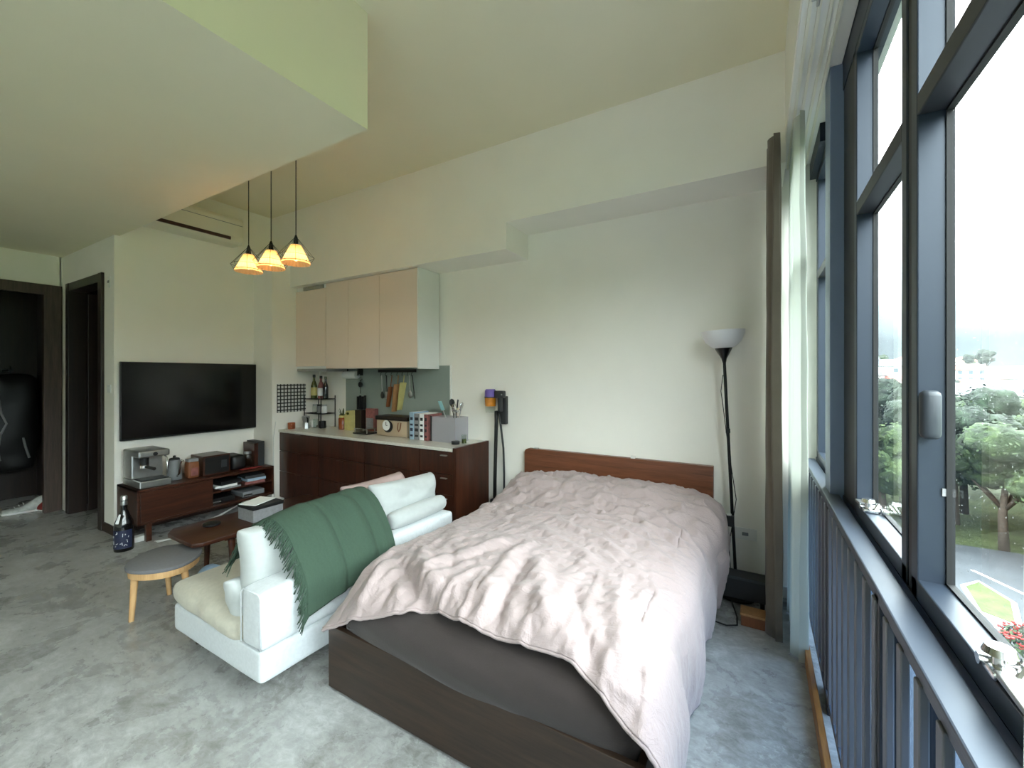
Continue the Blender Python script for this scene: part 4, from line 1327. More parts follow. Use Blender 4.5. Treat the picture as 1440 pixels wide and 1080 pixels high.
# upper cabinets (hood behind the first door hangs a little lower)
ux = [(-4.985, -4.40), (-4.40, -4.0), (-4.0, -3.50), (-3.50, -2.962)]
un = ['glossy white wall cupboard at the pier end, with a cooker hood under it', 'narrow glossy white wall cupboard, second from the wall pier', 'glossy white wall cupboard, third from the wall pier', 'glossy white wall cupboard at the bed end, with lamp reflections']
for i, (x0, x1) in enumerate(ux):
    zb = 1.63
    r = thing('wall_cupboard', un[i], 'cupboard', ((x0 + x1) / 2, 3.33, 2.1), 'wall cupboards over the worktop')
    B().box(x0 + .001, 3.19, zb + .002, x1 - .001, 3.487, 2.638).build('carcass', M['cabside'], r)
    zt = 2.632 if i else 2.585
    B().box(x0 + .002, 3.168, zb + (.03 if i == 0 else 0), x1 - .002, 3.188, zt, .0015).build('door', M['gloss'], r)
    if i == 0:
        B().box(x0 + .14, 3.175, 2.592, x1 - .06, 3.19, 2.632, .002).build('vent_grille', M['steel'], r)
        B().box(x0 + .02, 3.172, 1.600, x1 - .004, 3.47, 1.632, .003).build('cooker_hood', M['steel'], r)
r = thing('cupboard_side_panel', 'white side panel at the bed end of the wall cupboards', 'panel', (-2.955, 3.33, 2.1))
B().box(-2.961, 3.166, 1.618, -2.945, 3.487, 2.638, .001).build('panel', M['cabside'], r)

# ---- things on and above the worktop
Z0 = .9012
def put(name, label, cat, x, y, z=Z0, group=None):
    return thing(name, label, cat, (x, y, z), group)
# checked splash board on the pier
o = B().box(XC, 2.93, 1.10, XC + .012, 3.30, 1.445, .002).build('wall_grid_board', M['checks'], None, loc=(XC, 3.1, 1.3))
tag(o, 'black and white checked board hung on the wall pier above the worktop', 'board')
# wire shelf
sh = put('wire_shelf', 'two-tier black wire rack in the corner of the worktop', 'rack', -4.80, 3.36)
w_ = B()
for (x, y) in ((-4.95, 3.26), (-4.62, 3.26), (-4.95, 3.46), (-4.62, 3.46)):
    w_.cyl((x, y, Z0), (x, y, 1.30), .006, .006, 8)
w_.build('posts', M['blacksat'], sh)
for z in (1.075, 1.255):
    t_ = B()
    t_.tube([(-4.95, 3.26, z), (-4.62, 3.26, z), (-4.62, 3.46, z), (-4.95, 3.46, z)], .005, 6, closed=True)
    for k in range(1, 10):
        t_.cyl((-4.95 + .033 * k, 3.26, z), (-4.95 + .033 * k, 3.46, z), .0028, .0028, 6)
    t_.build('shelf', M['blacksat'], sh)
def bottle(label, x, y, z, r, h, mat, capm, cat='bottle', labm=None, name='bottle'):
    q = put(name, label, cat, x, y, z, None)
    B().lathe([(0, 0), (r * .95, 0), (r, .01), (r, h * .52), (r * .75, h * .64), (r * .38, h * .76), (r * .36, h * .9), (0, h * .9)], (x, y, z), 18).build('bottle_body', M[mat], q, smooth='auto')
    B().lathe([(0, h * .88), (r * .46, h * .88), (r * .46, h), (0, h)], (x, y, z), 14).build('cap', M[capm], q, smooth='auto')
    if labm:
        B().lathe([(r * 1.02, h * .12), (r * 1.03, h * .12), (r * 1.03, h * .46), (r * 1.02, h * .46)], (x, y, z), 18).build('bottle_label', M[labm], q, smooth='auto')
    return q
bottle('olive green bottle with a black cap on the top tier of the wire rack', -4.87, 3.34, 1.2610, .036, .30, 'green_b', 'black', labm='yellow')
bottle('bottle with a pink and white label on the top tier of the wire rack', -4.76, 3.36, 1.2610, .036, .285, 'rose', 'black', labm='paper')
bottle('dark sauce bottle on the top tier of the wire rack, next to the pale-labelled one', -4.67, 3.36, 1.2610, .034, .275, 'bottle', 'green_b')
for i, (x, mm, lab) in enumerate(((-4.86, 'clear', 'glass spice jar on the middle tier of the wire rack, nearest the pier'), (-4.77, 'grey', 'grey spice jar on the middle tier of the wire rack, beside the glass one'), (-4.68, 'paper', 'white spice jar on the middle tier of the wire rack, bed-side end'))):
    q = put('spice_jar', lab, 'jar', x, 3.35, 1.081)
    B().lathe([(0, 0), (.033, 0), (.034, .008), (.034, .075), (.028, .085), (0, .085)], (x, 3.35, 1.081), 16).build('jar_body', M[mm], q, smooth='auto')
    B().lathe([(0, .086), (.031, .086), (.031, .105), (0, .106)], (x, 3.35, 1.081), 16).build('lid', M['steel' if i != 1 else 'black'], q, smooth='auto')
def mug(label, x, y, r, h, mat, a=0, name='mug', cat='mug'):
    q = put(name, label, cat, x, y)
    B().lathe([(0, 0), (r * .9, 0), (r, .01), (r, h), (r * .9, h), (r * .88, .012), (0, .01)], (x, y, Z0), 20).build('cup', M[mat], q, smooth='auto')
    d = Vector((math.cos(a), math.sin(a), 0))
    c0 = Vector((x, y, Z0))
    B().tube([c0 + d * r * .95 + Vector((0, 0, h * .8)), c0 + d * r * 1.5 + Vector((0, 0, h * .72)), c0 + d * r * 1.55 + Vector((0, 0, h * .4)), c0 + d * r * .95 + Vector((0, 0, h * .22))], .006, 8).build('handle', M[mat], q, smooth=True)
    return q
mug('copper mug near the pier at the front of the worktop', -4.90, 3.06, .042, .075, 'copper', -.6)
mug('white mug under the wire rack, nearest the pier', -4.84, 3.30, .04, .09, 'white', -1.2)
mug('black mug under the wire rack, bed-side end', -4.66, 3.31, .04, .085, 'black', -1.0)
q = put('water_glass', 'clear drinking glass between the white and black mugs', 'glass', -4.75, 3.28)
B().lathe([(0, 0), (.028, 0), (.034, .11), (.031, .11), (.026, .008), (0, .008)], (-4.75, 3.28, Z0), 20).build('glass_body', M['clear'], q, smooth='auto')
q = put('moka_pot', 'small silver moka pot in front of the wire rack', 'pot', -4.80, 3.18)
B().lathe([(0, 0), (.045, 0), (.036, .07), (.034, .075), (.046, .14), (.04, .15), (.006, .158), (.008, .17), (0, .172)], (-4.80, 3.18, Z0), 8).build('pot_body', M['steel'], q)
B().tube([(-4.757, 3.165, Z0 + .135), (-4.72, 3.15, Z0 + .13), (-4.715, 3.15, Z0 + .075)], .008, 8).build('handle', M['black'], q, smooth=True)
# herb plant, amber jar, yellow carton, knife block, rose box
q = put('herb_pot', 'small potted herb with long dark leaves against the glass splashback', 'plant', -4.42, 3.42)
B().lathe([(0, 0), (.035, 0), (.045, .08), (.04, .08), (0, .07)], (-4.42, 3.42, Z0), 18).build('pot', M['dkgrey'], q, smooth='auto')
lf = B()
rl = random.Random(4)
for k in range(16):
    a = k * 2.4
    L = rl.uniform(.10, .24)
    pts = []
    for t in range(6):
        s_ = t / 5
        pts.append(Vector((-4.42 + math.cos(a) * L * s_ * .55, 3.42 + math.sin(a) * L * s_ * .16, Z0 + .07 + L * (1.2 * s_ - .45 * s_ * s_))))
    for t in range(5):
        w = .011 * math.sin((t + .6) / 6 * PI) + .002
        w2 = .011 * math.sin((t + 1.6) / 6 * PI) + .001
        d = Vector((-math.sin(a), math.cos(a), 0))
        vs_ = [lf.bm.verts.new(p) for p in (pts[t] - d * w, pts[t] + d * w, pts[t + 1] + d * w2, pts[t + 1] - d * w2)]
        lf.bm.faces.new(vs_)
lf.build('leaves', M['leafgreen'], q, smooth=True, solid=.0012)
q = put('honey_jar', 'amber jar with a pale lid left of the yellow carton', 'jar', -4.34, 3.36)
B().lathe([(0, 0), (.05, 0), (.052, .01), (.052, .13), (.044, .14), (0, .14)], (-4.34, 3.36, Z0), 20).build('jar_body', M['amber'], q, smooth='auto')
B().lathe([(0, .141), (.047, .141), (.047, .165), (0, .166)], (-4.34, 3.36, Z0), 20).build('lid', M['yellow'], q, smooth='auto')
q = put('drink_carton', 'pale yellow gable-top carton on the worktop', 'carton', -4.19, 3.36)
B().box(-4.245, 3.305, Z0, -4.135, 3.415, Z0 + .17, .003).build('carton_body', M['yellow'], q)
B().prism([(-4.245, 0), (-4.135, 0), (-4.165, .06), (-4.215, .06)], 0, .108, 0, Matrix.Translation((0, 3.414, Z0 + .17)) @ Matrix.Rotation(PI / 2, 4, 'X')).build('gable_top', M['yellow'], q)
B().lathe([(0, 0), (.014, 0), (.014, .014), (0, .015)], (-4.17, 3.30, Z0 + .20), 14, Matrix.Rotation(PI / 2, 4, 'X')).build('cap', M['green_b'], q, smooth='auto')
q = put('knife_block', 'dark knife block holding black-handled knives beside the yellow carton', 'knife block', -4.08, 3.42)
B().box(-4.14, 3.37, Z0, -4.03, 3.475, Z0 + .24, .005).build('block', M['door'], q)
for k in range(4):
    x = -4.125 + .027 * k
    kn = B().box(x - .010, 3.39 + .012 * k, Z0 + .245, x + .008, 3.415 + .012 * k, Z0 + .40 + .012 * (k % 2), .004).build('knife_handle', M['black'], q)
q = put('snack_box', 'rose-coloured patterned packet standing behind the silver tray', 'packet', -3.93, 3.44)
B().box(-4.0, 3.41, Z0, -3.85, 3.47, Z0 + .26, .004).build('packet', M['rose'], q)
B().box(-3.99, 3.407, Z0 + .03, -3.87, 3.4105, Z0 + .15, .001).build('packet_label', M['greybook'], q)
q = put('steel_tray', 'small bright steel tray on the worktop left of the bread bin', 'tray', -3.82, 3.24)
B().box(-3.92, 3.16, Z0, -3.69, 3.32, Z0 + .012, .004).build('tray', M['black'], q)
B().box(-3.91, 3.17, Z0 + .05, -3.70, 3.30, Z0 + .062, .003).build('upper_tray', M['chrome'], q)
for (x, y) in ((-3.90, 3.18), (-3.71, 3.18), (-3.90, 3.29), (-3.71, 3.29)):
    B().cyl((x, y, Z0 + .012), (x, y, Z0 + .052), .005, .005, 8).build('leg', M['steel'], q)
# bread bin with timer
q = put('bread_bin', 'beige bread bin with a dark lid, carrying a white round timer', 'bin', -3.38, 3.30)
B().box(-3.60, 3.215, Z0, -3.15, 3.40, Z0 + .17, .012).build('bin_body', M['beige'], q, smooth='auto')
B().box(-3.615, 3.205, Z0 + .17, -3.135, 3.41, Z0 + .215, .012).build('lid', M['door'], q, smooth='auto')
B().tube([(-3.27, 3.213, Z0 + .15), (-3.27, 3.20, Z0 + .09), (-3.25, 3.20, Z0 + .06), (-3.23, 3.20, Z0 + .09), (-3.23, 3.213, Z0 + .15)], .005, 6).build('latch', M['brown'], q, smooth=True)
q = put('kitchen_timer', 'round white kitchen timer on the front of the beige bread bin', 'timer', -3.42, 3.20, Z0 + .12)
B().lathe([(0, 0), (.06, 0), (.064, .006), (.062, .022), (0, .026)], (-3.41, 3.214, Z0 + .105), 28, Matrix.Rotation(PI / 2, 4, 'X')).build('timer_shadow_disc', M['black'], q, smooth='auto')  # black disc set off behind the dial, modelled as the timer's shadow
tf = B().lathe([(0, 0), (.055, 0), (.055, .004), (0, .005)], (-3.42, 3.189, Z0 + .118), 28, Matrix.Rotation(PI / 2, 4, 'X')).build('dial', M['paper'], q, smooth='auto')
B().box(-3.422, 3.181, Z0 + .118, -3.417, 3.184, Z0 + .155).build('hand', M['ink'], tf)
B().box(-3.42, 3.181, Z0 + .116, -3.397, 3.184, Z0 + .121).build('hand', M['ink'], tf)
# books
x = -3.075
for i, (mm, w, h, lab) in enumerate((('blue', .062, .275, 'pale blue cookbook, first of the row right of the bread bin'), ('greybook', .072, .262, 'grey cookbook with dark spine bands beside the pale blue one'), ('paper', .060, .265, 'white cookbook with dark lettering blocks in the row on the worktop'), ('rose', .050, .262, 'dull pink cookbook between the white one and the clear tub'))):
    q = put('cookbook', lab, 'book', x + w / 2, 3.27, Z0, 'cookbooks standing on the worktop')
    B().box(x, 3.175, Z0, x + w - .003, 3.40, Z0 + h, .003).build('cover', M[mm], q)
    B().box(x + .006, 3.18, Z0 + h - .004, x + w - .009, 3.398, Z0 + h + .0006).build('page_block', M['paper'], q)
    bd = B()
    for j in range(4):
        bd.box(x + .012, 3.1735, Z0 + .03 + .055 * j, x + w - .015, 3.1755, Z0 + .05 + .055 * j + .01 * (j % 2))
    bd.build('spine_print', M['ink'] if mm != 'blue' else M['navy'], q)
    x += w + .001
# clear tub with utensils
q = put('clear_tub', 'tall clear acrylic tub at the bed end of the worktop', 'container', -2.62, 3.28)
t_ = B()
t_.box(-2.80, 3.19, Z0, -2.50, 3.40, Z0 + .006)
for (a, b_, c_, d_) in ((-2.80, 3.19, -2.50, 3.195), (-2.80, 3.395, -2.50, 3.40), (-2.80, 3.19, -2.795, 3.40), (-2.505, 3.19, -2.50, 3.40)):
    t_.box(a, b_, Z0 + .006, c_, d_, Z0 + .24)
t_.build('tub_walls', M['frost'], q)
B().box(-2.805, 3.186, Z0, -2.788, 3.194, Z0 + .25, .002).build('edge_strip', M['dkgrey'], q)
cr = put('utensil_crock', 'steel utensil crock standing in the clear tub', 'crock', -2.60, 3.30, Z0 + .006)
B().lathe([(0, .007), (.05, .007), (.055, .18), (.052, .18), (.047, .012), (0, .012)], (-2.60, 3.30, Z0), 22).build('crock_body', M['grey'], cr, smooth='auto')
def utensil(name, label, cat, base, tip, kind, mat, hm='steel'):
    base, tip = Vector(base), Vector(tip)
    q = thing(name, label, cat, base, None)
    d = (tip - base).normalized()
    B().cyl(base, tip, .005, .005, 8).build('handle', M[hm], q, smooth='auto')
    m_ = Matrix.Translation(tip) @ d.to_track_quat('Z', 'Y').to_matrix().to_4x4()
    h = B()
    if kind == 'whisk':
        for k in range(5):
            a = k * PI / 5
            c, s_ = math.cos(a), math.sin(a)
            h.tube([m_ @ Vector((r * c, r * s_, z)) for r, z in ((.004, 0), (.026, .04), (.03, .075), (.018, .10), (0, .108), (-.018, .10), (-.03, .075), (-.026, .04), (-.004, 0))], .0016, 5)
    elif kind == 'spoon':
        h.lathe([(0, -.005), (.012, .0), (.03, .03), (.033, .05), (.026, .075), (0, .09)], (0, 0, 0), 14, m_ @ Matrix.Diagonal((1, .35, 1, 1)))
    elif kind == 'spatula':
        h.box(-.032, -.004, 0, .032, .004, .10, .003, 2, m_)
    elif kind == 'ladle':
        h.lathe([(.004, .0), (.03, .01), (.042, .035), (.04, .035), (.028, .014), (0, .006)], (0, 0, 0), 16, m_)
    h.build('head', M[mat], q, smooth='auto')
    return q
utensil('silicone_spatula', 'teal spatula leaning out of the utensil crock', 'spatula', (-2.60, 3.30, Z0 + .02), (-2.72, 3.28, Z0 + .30), 'spatula', 'teal')
utensil('whisk', 'wire whisk standing in the utensil crock', 'whisk', (-2.59, 3.31, Z0 + .02), (-2.60, 3.31, Z0 + .26), 'whisk', 'chrome')
utensil('ladle', 'steel ladle leaning out of the utensil crock', 'ladle', (-2.61, 3.29, Z0 + .02), (-2.555, 3.27, Z0 + .29), 'ladle', 'chrome')
utensil('serving_spoon', 'black serving spoon in the utensil crock', 'spoon', (-2.58, 3.31, Z0 + .02), (-2.64, 3.33, Z0 + .33), 'spoon', 'black', 'black')
utensil('serving_spoon', 'steel serving spoon in the utensil crock, leaning to the bed side', 'spoon', (-2.60, 3.32, Z0 + .02), (-2.54, 3.33, Z0 + .30), 'spoon', 'chrome')
utensil('slotted_turner', 'dark turner standing upright in the utensil crock', 'turner', (-2.605, 3.31, Z0 + .02), (-2.585, 3.33, Z0 + .31), 'spatula', 'dkgrey', 'black')
q = put('candle_tin', 'flat black tin at the end of the worktop', 'tin', -2.47, 3.16)
B().lathe([(0, 0), (.038, 0), (.038, .022), (0, .023)], (-2.47, 3.16, Z0), 22).build('tin_body', M['black'], q, smooth='auto')
B().lathe([(.036, .023), (.039, .023), (.039, .029), (0, .03)], (-2.47, 3.16, Z0), 22).build('lid', M['dkgrey'], q, smooth='auto')
q = put('tumbler', 'narrow greenish tumbler at the very end of the worktop', 'glass', -2.40, 3.20)
B().lathe([(0, 0), (.024, 0), (.026, .09), (.0235, .09), (.021, .01), (0, .01)], (-2.40, 3.20, Z0), 20).build('glass_body', M['clear'], q, smooth='auto')
B().lathe([(0, .011), (.0205, .011), (.021, .05), (0, .05)], (-2.40, 3.20, Z0), 20).build('drink', M['green_b'], q, smooth='auto')
# paper towel roll on the splashback
q = thing('paper_towel_holder', 'white paper towel roll on a holder under the wall cupboards', 'paper towel', (-4.24, 3.44, 1.56))
B().cyl((-4.40, 3.43, 1.555), (-4.17, 3.43, 1.555), .045, .045, 24).build('paper_roll', M['paper'], q, smooth='auto')
B().tube([(-4.42, 3.43, 1.555), (-4.13, 3.43, 1.555)], .008, 8).build('roll_bar', M['steel'], q)
B().box(-4.16, 3.42, 1.55, -4.135, 3.488, 1.632, .003).box(-4.42, 3.42, 1.55, -4.405, 3.488, 1.632, .003).build('bracket', M['dkgrey'], q)
q = thing('hook_with_strainer', 'small black strainer hanging from a hook below the paper towel', 'strainer', (-4.16, 3.47, 1.45))
B().tube([(-4.15, 3.488, 1.50), (-4.15, 3.46, 1.495), (-4.15, 3.455, 1.48)], .004, 6).build('hook', M['black'], q)
B().cyl((-4.15, 3.462, 1.49), (-4.155, 3.465, 1.33), .004, .004, 6).build('handle', M['black'], q)
B().lathe([(0, 0), (.03, .006), (.033, .02), (.03, .02), (0, .004)], (-4.152, 3.475, 1.44), 18, Matrix.Rotation(PI / 2, 4, 'X')).build('strainer_bowl', M['black'], q, smooth='auto')
# utensil rail
q = thing('utensil_rail', 'black wall rail with hooks under the wall cupboards', 'rail', (-3.55, 3.47, 1.60))
B().box(-3.84, 3.45, 1.585, -3.27, 3.488, 1.618, .004).build('rail', M['black'], q)
hx = [-3.78, -3.70, -3.61, -3.52, -3.44, -3.36, -3.30]
for x in hx:
    B().tube([(x, 3.452, 1.588), (x, 3.440, 1.57), (x, 3.436, 1.555), (x, 3.442, 1.545)], .003, 6).build('hook', M['black'], q)
def hang(name, label, cat, x, L, kind, mat, hm, dx=0):
    q = thing(name, label, cat, (x, 3.445, 1.55))
    a, b_ = Vector((x, 3.452, 1.553)), Vector((x + dx, 3.462, 1.553 - L))
    B().cyl(a, b_, .0055, .0055, 8).build('handle', M[hm], q, smooth='auto')
    d = (b_ - a).normalized()
    m_ = Matrix.Translation(b_) @ d.to_track_quat('Z', 'X').to_matrix().to_4x4()
    h = B()
    if kind == 'spoon':
        h.lathe([(0, -.005), (.010, .0), (.027, .03), (.03, .05), (.024, .072), (0, .085)], (0, 0, 0), 14, m_ @ Matrix.Diagonal((.35, 1, 1, 1)))
    elif kind == 'turner':
        h.box(-.003, -.03, 0, .003, .03, .085, .002, 2, m_)
    elif kind == 'board':
        h.box(-.009, -.045, -.06, .009, .045, .26, .006, 2, m_)
    elif kind == 'paddle':
        h.box(-.008, -.028, -.04, .008, .028, .20, .006, 2, m_)
    elif kind == 'tongs':
        h.box(-.004, -.012, -.1, -.001, .0, .06, .001, 1, m_).box(.002, .0, -.1, .005, .012, .06, .001, 1, m_)
    h.build('head', M[mat], q, smooth='auto')
hang('hanging_ladle', 'thin dark ladle hanging at the pier end of the black rail', 'ladle', hx[0], .19, 'spoon', 'dkgrey', 'steel')
hang('hanging_turner', 'steel turner hanging second on the black rail', 'turner', hx[1], .19, 'turner', 'steel', 'dkgrey')
hang('wooden_paddle', 'brown wooden paddle hanging aslant from the black rail', 'paddle', hx[2], .17, 'paddle', 'brown', 'brown', -.04)
hang('cutting_board', 'long tan wooden serving board hanging from the black rail', 'board', hx[3] + .01, .16, 'board', 'tan', 'tan', -.03)
hang('pastry_board', 'pale yellow board hanging next to the tan wooden one', 'board', hx[4] + .02, .14, 'board', 'yellow', 'yellow', -.03)
hang('hanging_spoon', 'steel slotted spoon hanging near the bed end of the black rail', 'spoon', hx[5] + .02, .17, 'spoon', 'steel', 'steel')
hang('kitchen_tongs', 'black tongs hanging at the bed end of the black rail', 'tongs', hx[6], .20, 'tongs', 'black', 'black', .02)
# ================================================================== OUTSIDE
def ground_z(x, y):
    d = math.hypot(x, y)
    z = -17.5
    z += 24 * smooth01((d - 120) / 230)
    z += 1.5 * smooth01((d - 110) / 100) * mnoise.noise(Vector((x * .02, y * .02, 4)))
    return z
S('ground_outside', B().grid(lambda u, v: (lambda x, y: Vector((x, y, ground_z(x, y))))(1.5 + 300 * u ** 1.3 - 90 * v, -120 + 520 * v), 60, 80), 'grass', smooth=True)
S('road_outside', B().prism([(5, -60), (34, -60), (34, 40), (24, 66), (5, 66)], -17.46, -17.40), 'asphalt')
lines = B()
for k in range(7):
    lines.box(14, 12 + k * 5.6, -17.40, 24, 12.22 + k * 5.6, -17.385)
lines.prism([(17.8, 58), (18.1, 58), (23.2, 47), (22.9, 47)], -17.40, -17.385)
S('road_markings', lines, 'paint')
S('kerb_island', B().prism([(15.0, 47.5), (16.9, 46), (18.4, 51), (17.4, 55), (15.6, 53)], -17.42, -17.22, .05), 'hwall')
S('kerb_lawn', B().prism([(15.3, 47.8), (16.7, 46.6), (18.0, 51), (17.2, 54.3), (15.9, 52.7)], -17.25, -17.15), 'grass')

def tree(label, mat, h, r, seed, n=16):
    t = thing('tree', label, 'tree', (0, 0, 0))
    rr = random.Random(seed)
    tk = B()
    tk.tube([(0, 0, 0), (.1, .05, h * .3), (-.1, .1, h * .6)], [.35, .28, .16], 8)
    for k in range(5):
        a = k * 1.26 + rr.random()
        tk.tube([(0, 0, h * .33), (math.cos(a) * r * .35, math.sin(a) * r * .35, h * .55), (math.cos(a) * r * .6, math.sin(a) * r * .6, h * .72)], [.16, .1, .05], 6)
    tk.build('trunk', M['trunk'], t, smooth=True)
    cr = bmesh.new()
    cen = []
    for k in range(n):
        a = rr.uniform(0, 2 * PI)
        q = rr.uniform(.1, .8) * r
        z = h * rr.uniform(.52, .90)
        sc_ = rr.uniform(.26, .42) * r * (1.15 - .4 * q / r)
        cen.append((q * math.cos(a), q * math.sin(a), z, sc_))
        tmp = bmesh.new()
        bmesh.ops.create_icosphere(tmp, subdivisions=3, radius=1)
        o_ = Vector((rr.uniform(0, 50), rr.uniform(0, 50), k))
        for v in tmp.verts:
            d = 1 + .30 * mnoise.noise(v.co * 2.2 + o_) + .22 * mnoise.noise(v.co * 6 + o_)
            v.co = Vector((v.co.x * d * sc_ + q * math.cos(a), v.co.y * d * sc_ + q * math.sin(a), v.co.z * d * sc_ * .8 + z))
        me = bpy.data.meshes.new('t')
        tmp.to_mesh(me); tmp.free()
        cr.from_mesh(me)
        bpy.data.meshes.remove(me)
    # leaf clusters standing off the boughs
    for k in range(3400):
        cx_, cy2, cz_, cs_ = cen[rr.randrange(len(cen))]
        d = Vector((rr.gauss(0, 1), rr.gauss(0, 1), rr.gauss(0, 1) * .9 + .25)).normalized()
        c_ = Vector((cx_ + d.x * cs_ * rr.uniform(.85, 1.32), cy2 + d.y * cs_ * rr.uniform(.85, 1.32), cz_ + d.z * cs_ * rr.uniform(.7, 1.1)))
        nn = (d + Vector((rr.uniform(-.8, .8), rr.uniform(-.8, .8), rr.uniform(-.3, .9)))).normalized()
        t1 = nn.orthogonal().normalized()
        t1 = (Matrix.Rotation(rr.uniform(0, 6.28), 4, nn) @ t1)
        t2 = nn.cross(t1)
        s1, s2 = rr.uniform(.10, .26), rr.uniform(.07, .16)
        cr.faces.new([cr.verts.new(c_ + t1 * a_ * s1 + t2 * b2 * s2) for a_, b2 in ((-1, 0), (0, -1), (1, 0), (0, 1))])
    b_ = B()
    b_.bm.free()
    b_.bm = cr
    b_.build('crown', M[mat], t, smooth='keep')
    return t
protos = [tree('', 'tree1', 11, 5.2, 1), tree('', 'tree2', 12, 5.0, 2), tree('', 'tree3', 9.5, 5.0, 3), tree('', 'tree2', 10, 5.6, 4)]
kinds = ['bright green leafy', 'deep green leafy', 'yellow-green leafy', 'broad dark green']
rows = [('beside the car park below the windows', 26), ('in the near belt of trees outside', 48), ('in the middle belt of trees outside', 70), ('in the far belt of trees before the houses', 96)]
rt = random.Random(21)
placed = []
first = [True] * 4
cnt = {}
def put_tree(x, y, k, s_, where):
    lab = '%s tree %s' % (kinds[k], where)
    z = ground_z(x, y) - .1
    if first[k]:
        first[k] = False
        t = protos[k]
        t['label'] = lab
        t.location = (x, y, z); t.rotation_euler = (0, 0, rt.uniform(0, 6)); t.scale = (s_, s_, s_ * rt.uniform(.9, 1.1))
    else:
        t = dup(protos[k], (x, y, z), lab, (0, 0, rt.uniform(0, 6)), (s_, s_, s_ * rt.uniform(.9, 1.1)))
    t['group'] = lab + 's'
    placed.append(t)
for (x, y, k, s_) in ((3, 69, 0, 1.2), (9, 70, 1, 1.25), (13.5, 69.5, 2, 1.3), (18.5, 70.5, 1, 1.3), (23, 66.5, 0, 1.3), (28, 61, 2, 1.25), (31, 53, 1, 1.2), (37, 44, 0, 1.1), (38, 33, 2, 1.1), (24.5, 52, 2, .82)):
    put_tree(x, y, k, s_, 'at the edge of the car park below')
for (ry, n, y_, dx, where) in ((60, 9, 77, 6.6, 'in the nearest belt of trees outside'), (74, 11, 86, 7.5, 'in the middle belt of trees outside'), (90, 12, 97, 8.5, 'in the farther belt of trees outside'), (106, 13, 110, 10, 'in the last belt of trees before the houses')):
    for i in range(n):
        put_tree(2 + i * dx + rt.uniform(-1.6, 1.6), y_ - i * 1.2 + rt.uniform(-3, 3), rt.randrange(4), rt.uniform(1.2, 1.4), where)

# houses on the hillside
def house(wmat, rmat, L, W, H, hip=True, nwin=4):
    r = thing('house', '', 'house', (0, 0, 0))
    B().box(-L / 2, -W / 2, -2, L / 2, W / 2, H).build('walls', M[wmat], r)
    rf = B()
    t = bmesh.new()
    o_ = .7
    a = [t.verts.new(p) for p in ((-L / 2 - o_, -W / 2 - o_, H), (L / 2 + o_, -W / 2 - o_, H), (L / 2 + o_, W / 2 + o_, H), (-L / 2 - o_, W / 2 + o_, H))]
    k = W / 2 if hip else 0
    c_ = [t.verts.new((-L / 2 - o_ + k, 0, H + W * .28)), t.verts.new((L / 2 + o_ - k, 0, H + W * .28))]
    for f in ((a[0], a[1], c_[1], c_[0]), (a[1], a[2], c_[1]), (a[2], a[3], c_[0], c_[1]), (a[3], a[0], c_[0]), (a[3], a[2], a[1], a[0])):
        t.faces.new(f)
    rf._take(t)
    rf.build('roof', M[rmat], r)
    for i in range(nwin):
        x = -L / 2 + L * (i + .5) / nwin
        for z in ((1.0, 4.0) if H > 5 else (1.0,)):
            B().box(x - .7, -W / 2 - .06, z, x + .7, -W / 2 + .02, z + 1.5).build('window', M['hwin'], r)
    return r
hp = [house('hwall', 'roofred', 14, 9, 6), house('hwall', 'roofgrey', 18, 10, 6.5), house('hwall', 'roofor', 12, 9, 4), house('hwall', 'roofgrey', 26, 12, 9, False, 7)]
hk = ['white house with a red tiled roof', 'white house with a grey roof', 'low white house with an orange tiled roof', 'long white block with a grey roof']
hf = [True] * 4
rh = random.Random(8)
for row, (D, n) in enumerate(((150, 9), (182, 9), (220, 10), (262, 10), (305, 10))):
    for i in range(n):
        ang = math.radians(1 + 46 * (i + rh.uniform(.35, .65)) / n)
        x, y = D * math.sin(ang), D * math.cos(ang)
        k = (0, 2, 0, 1)[rh.randrange(4)] if row == 0 else rh.randrange(4)
        where = ('in the nearest row beyond the trees', 'in the second row beyond the trees', 'halfway up the hazy hillside', 'high on the hazy hillside', 'along the top of the hazy hillside')[row]
        lab = '%s %s' % (hk[k], where)
        z = ground_z(x, y)
        if hf[k]:
            hf[k] = False
            t = hp[k]
            t['label'] = lab
            t.location = (x, y, z); t.rotation_euler = (0, 0, -ang + rh.uniform(-.5, .5))
        else:
            t = dup(hp[k], (x, y, z), lab, (0, 0, -ang + rh.uniform(-.5, .5)), rh.uniform(.85, 1.15))
        t['group'] = 'houses: ' + lab
# shrubs/trees between the houses
for i in range(60):
    ang = math.radians(rt.uniform(0, 48)); D = rt.uniform(135, 330)
    put_tree(D * math.sin(ang), D * math.cos(ang), rt.randrange(4), rt.uniform(.5, .9), 'among the houses on the hillside')

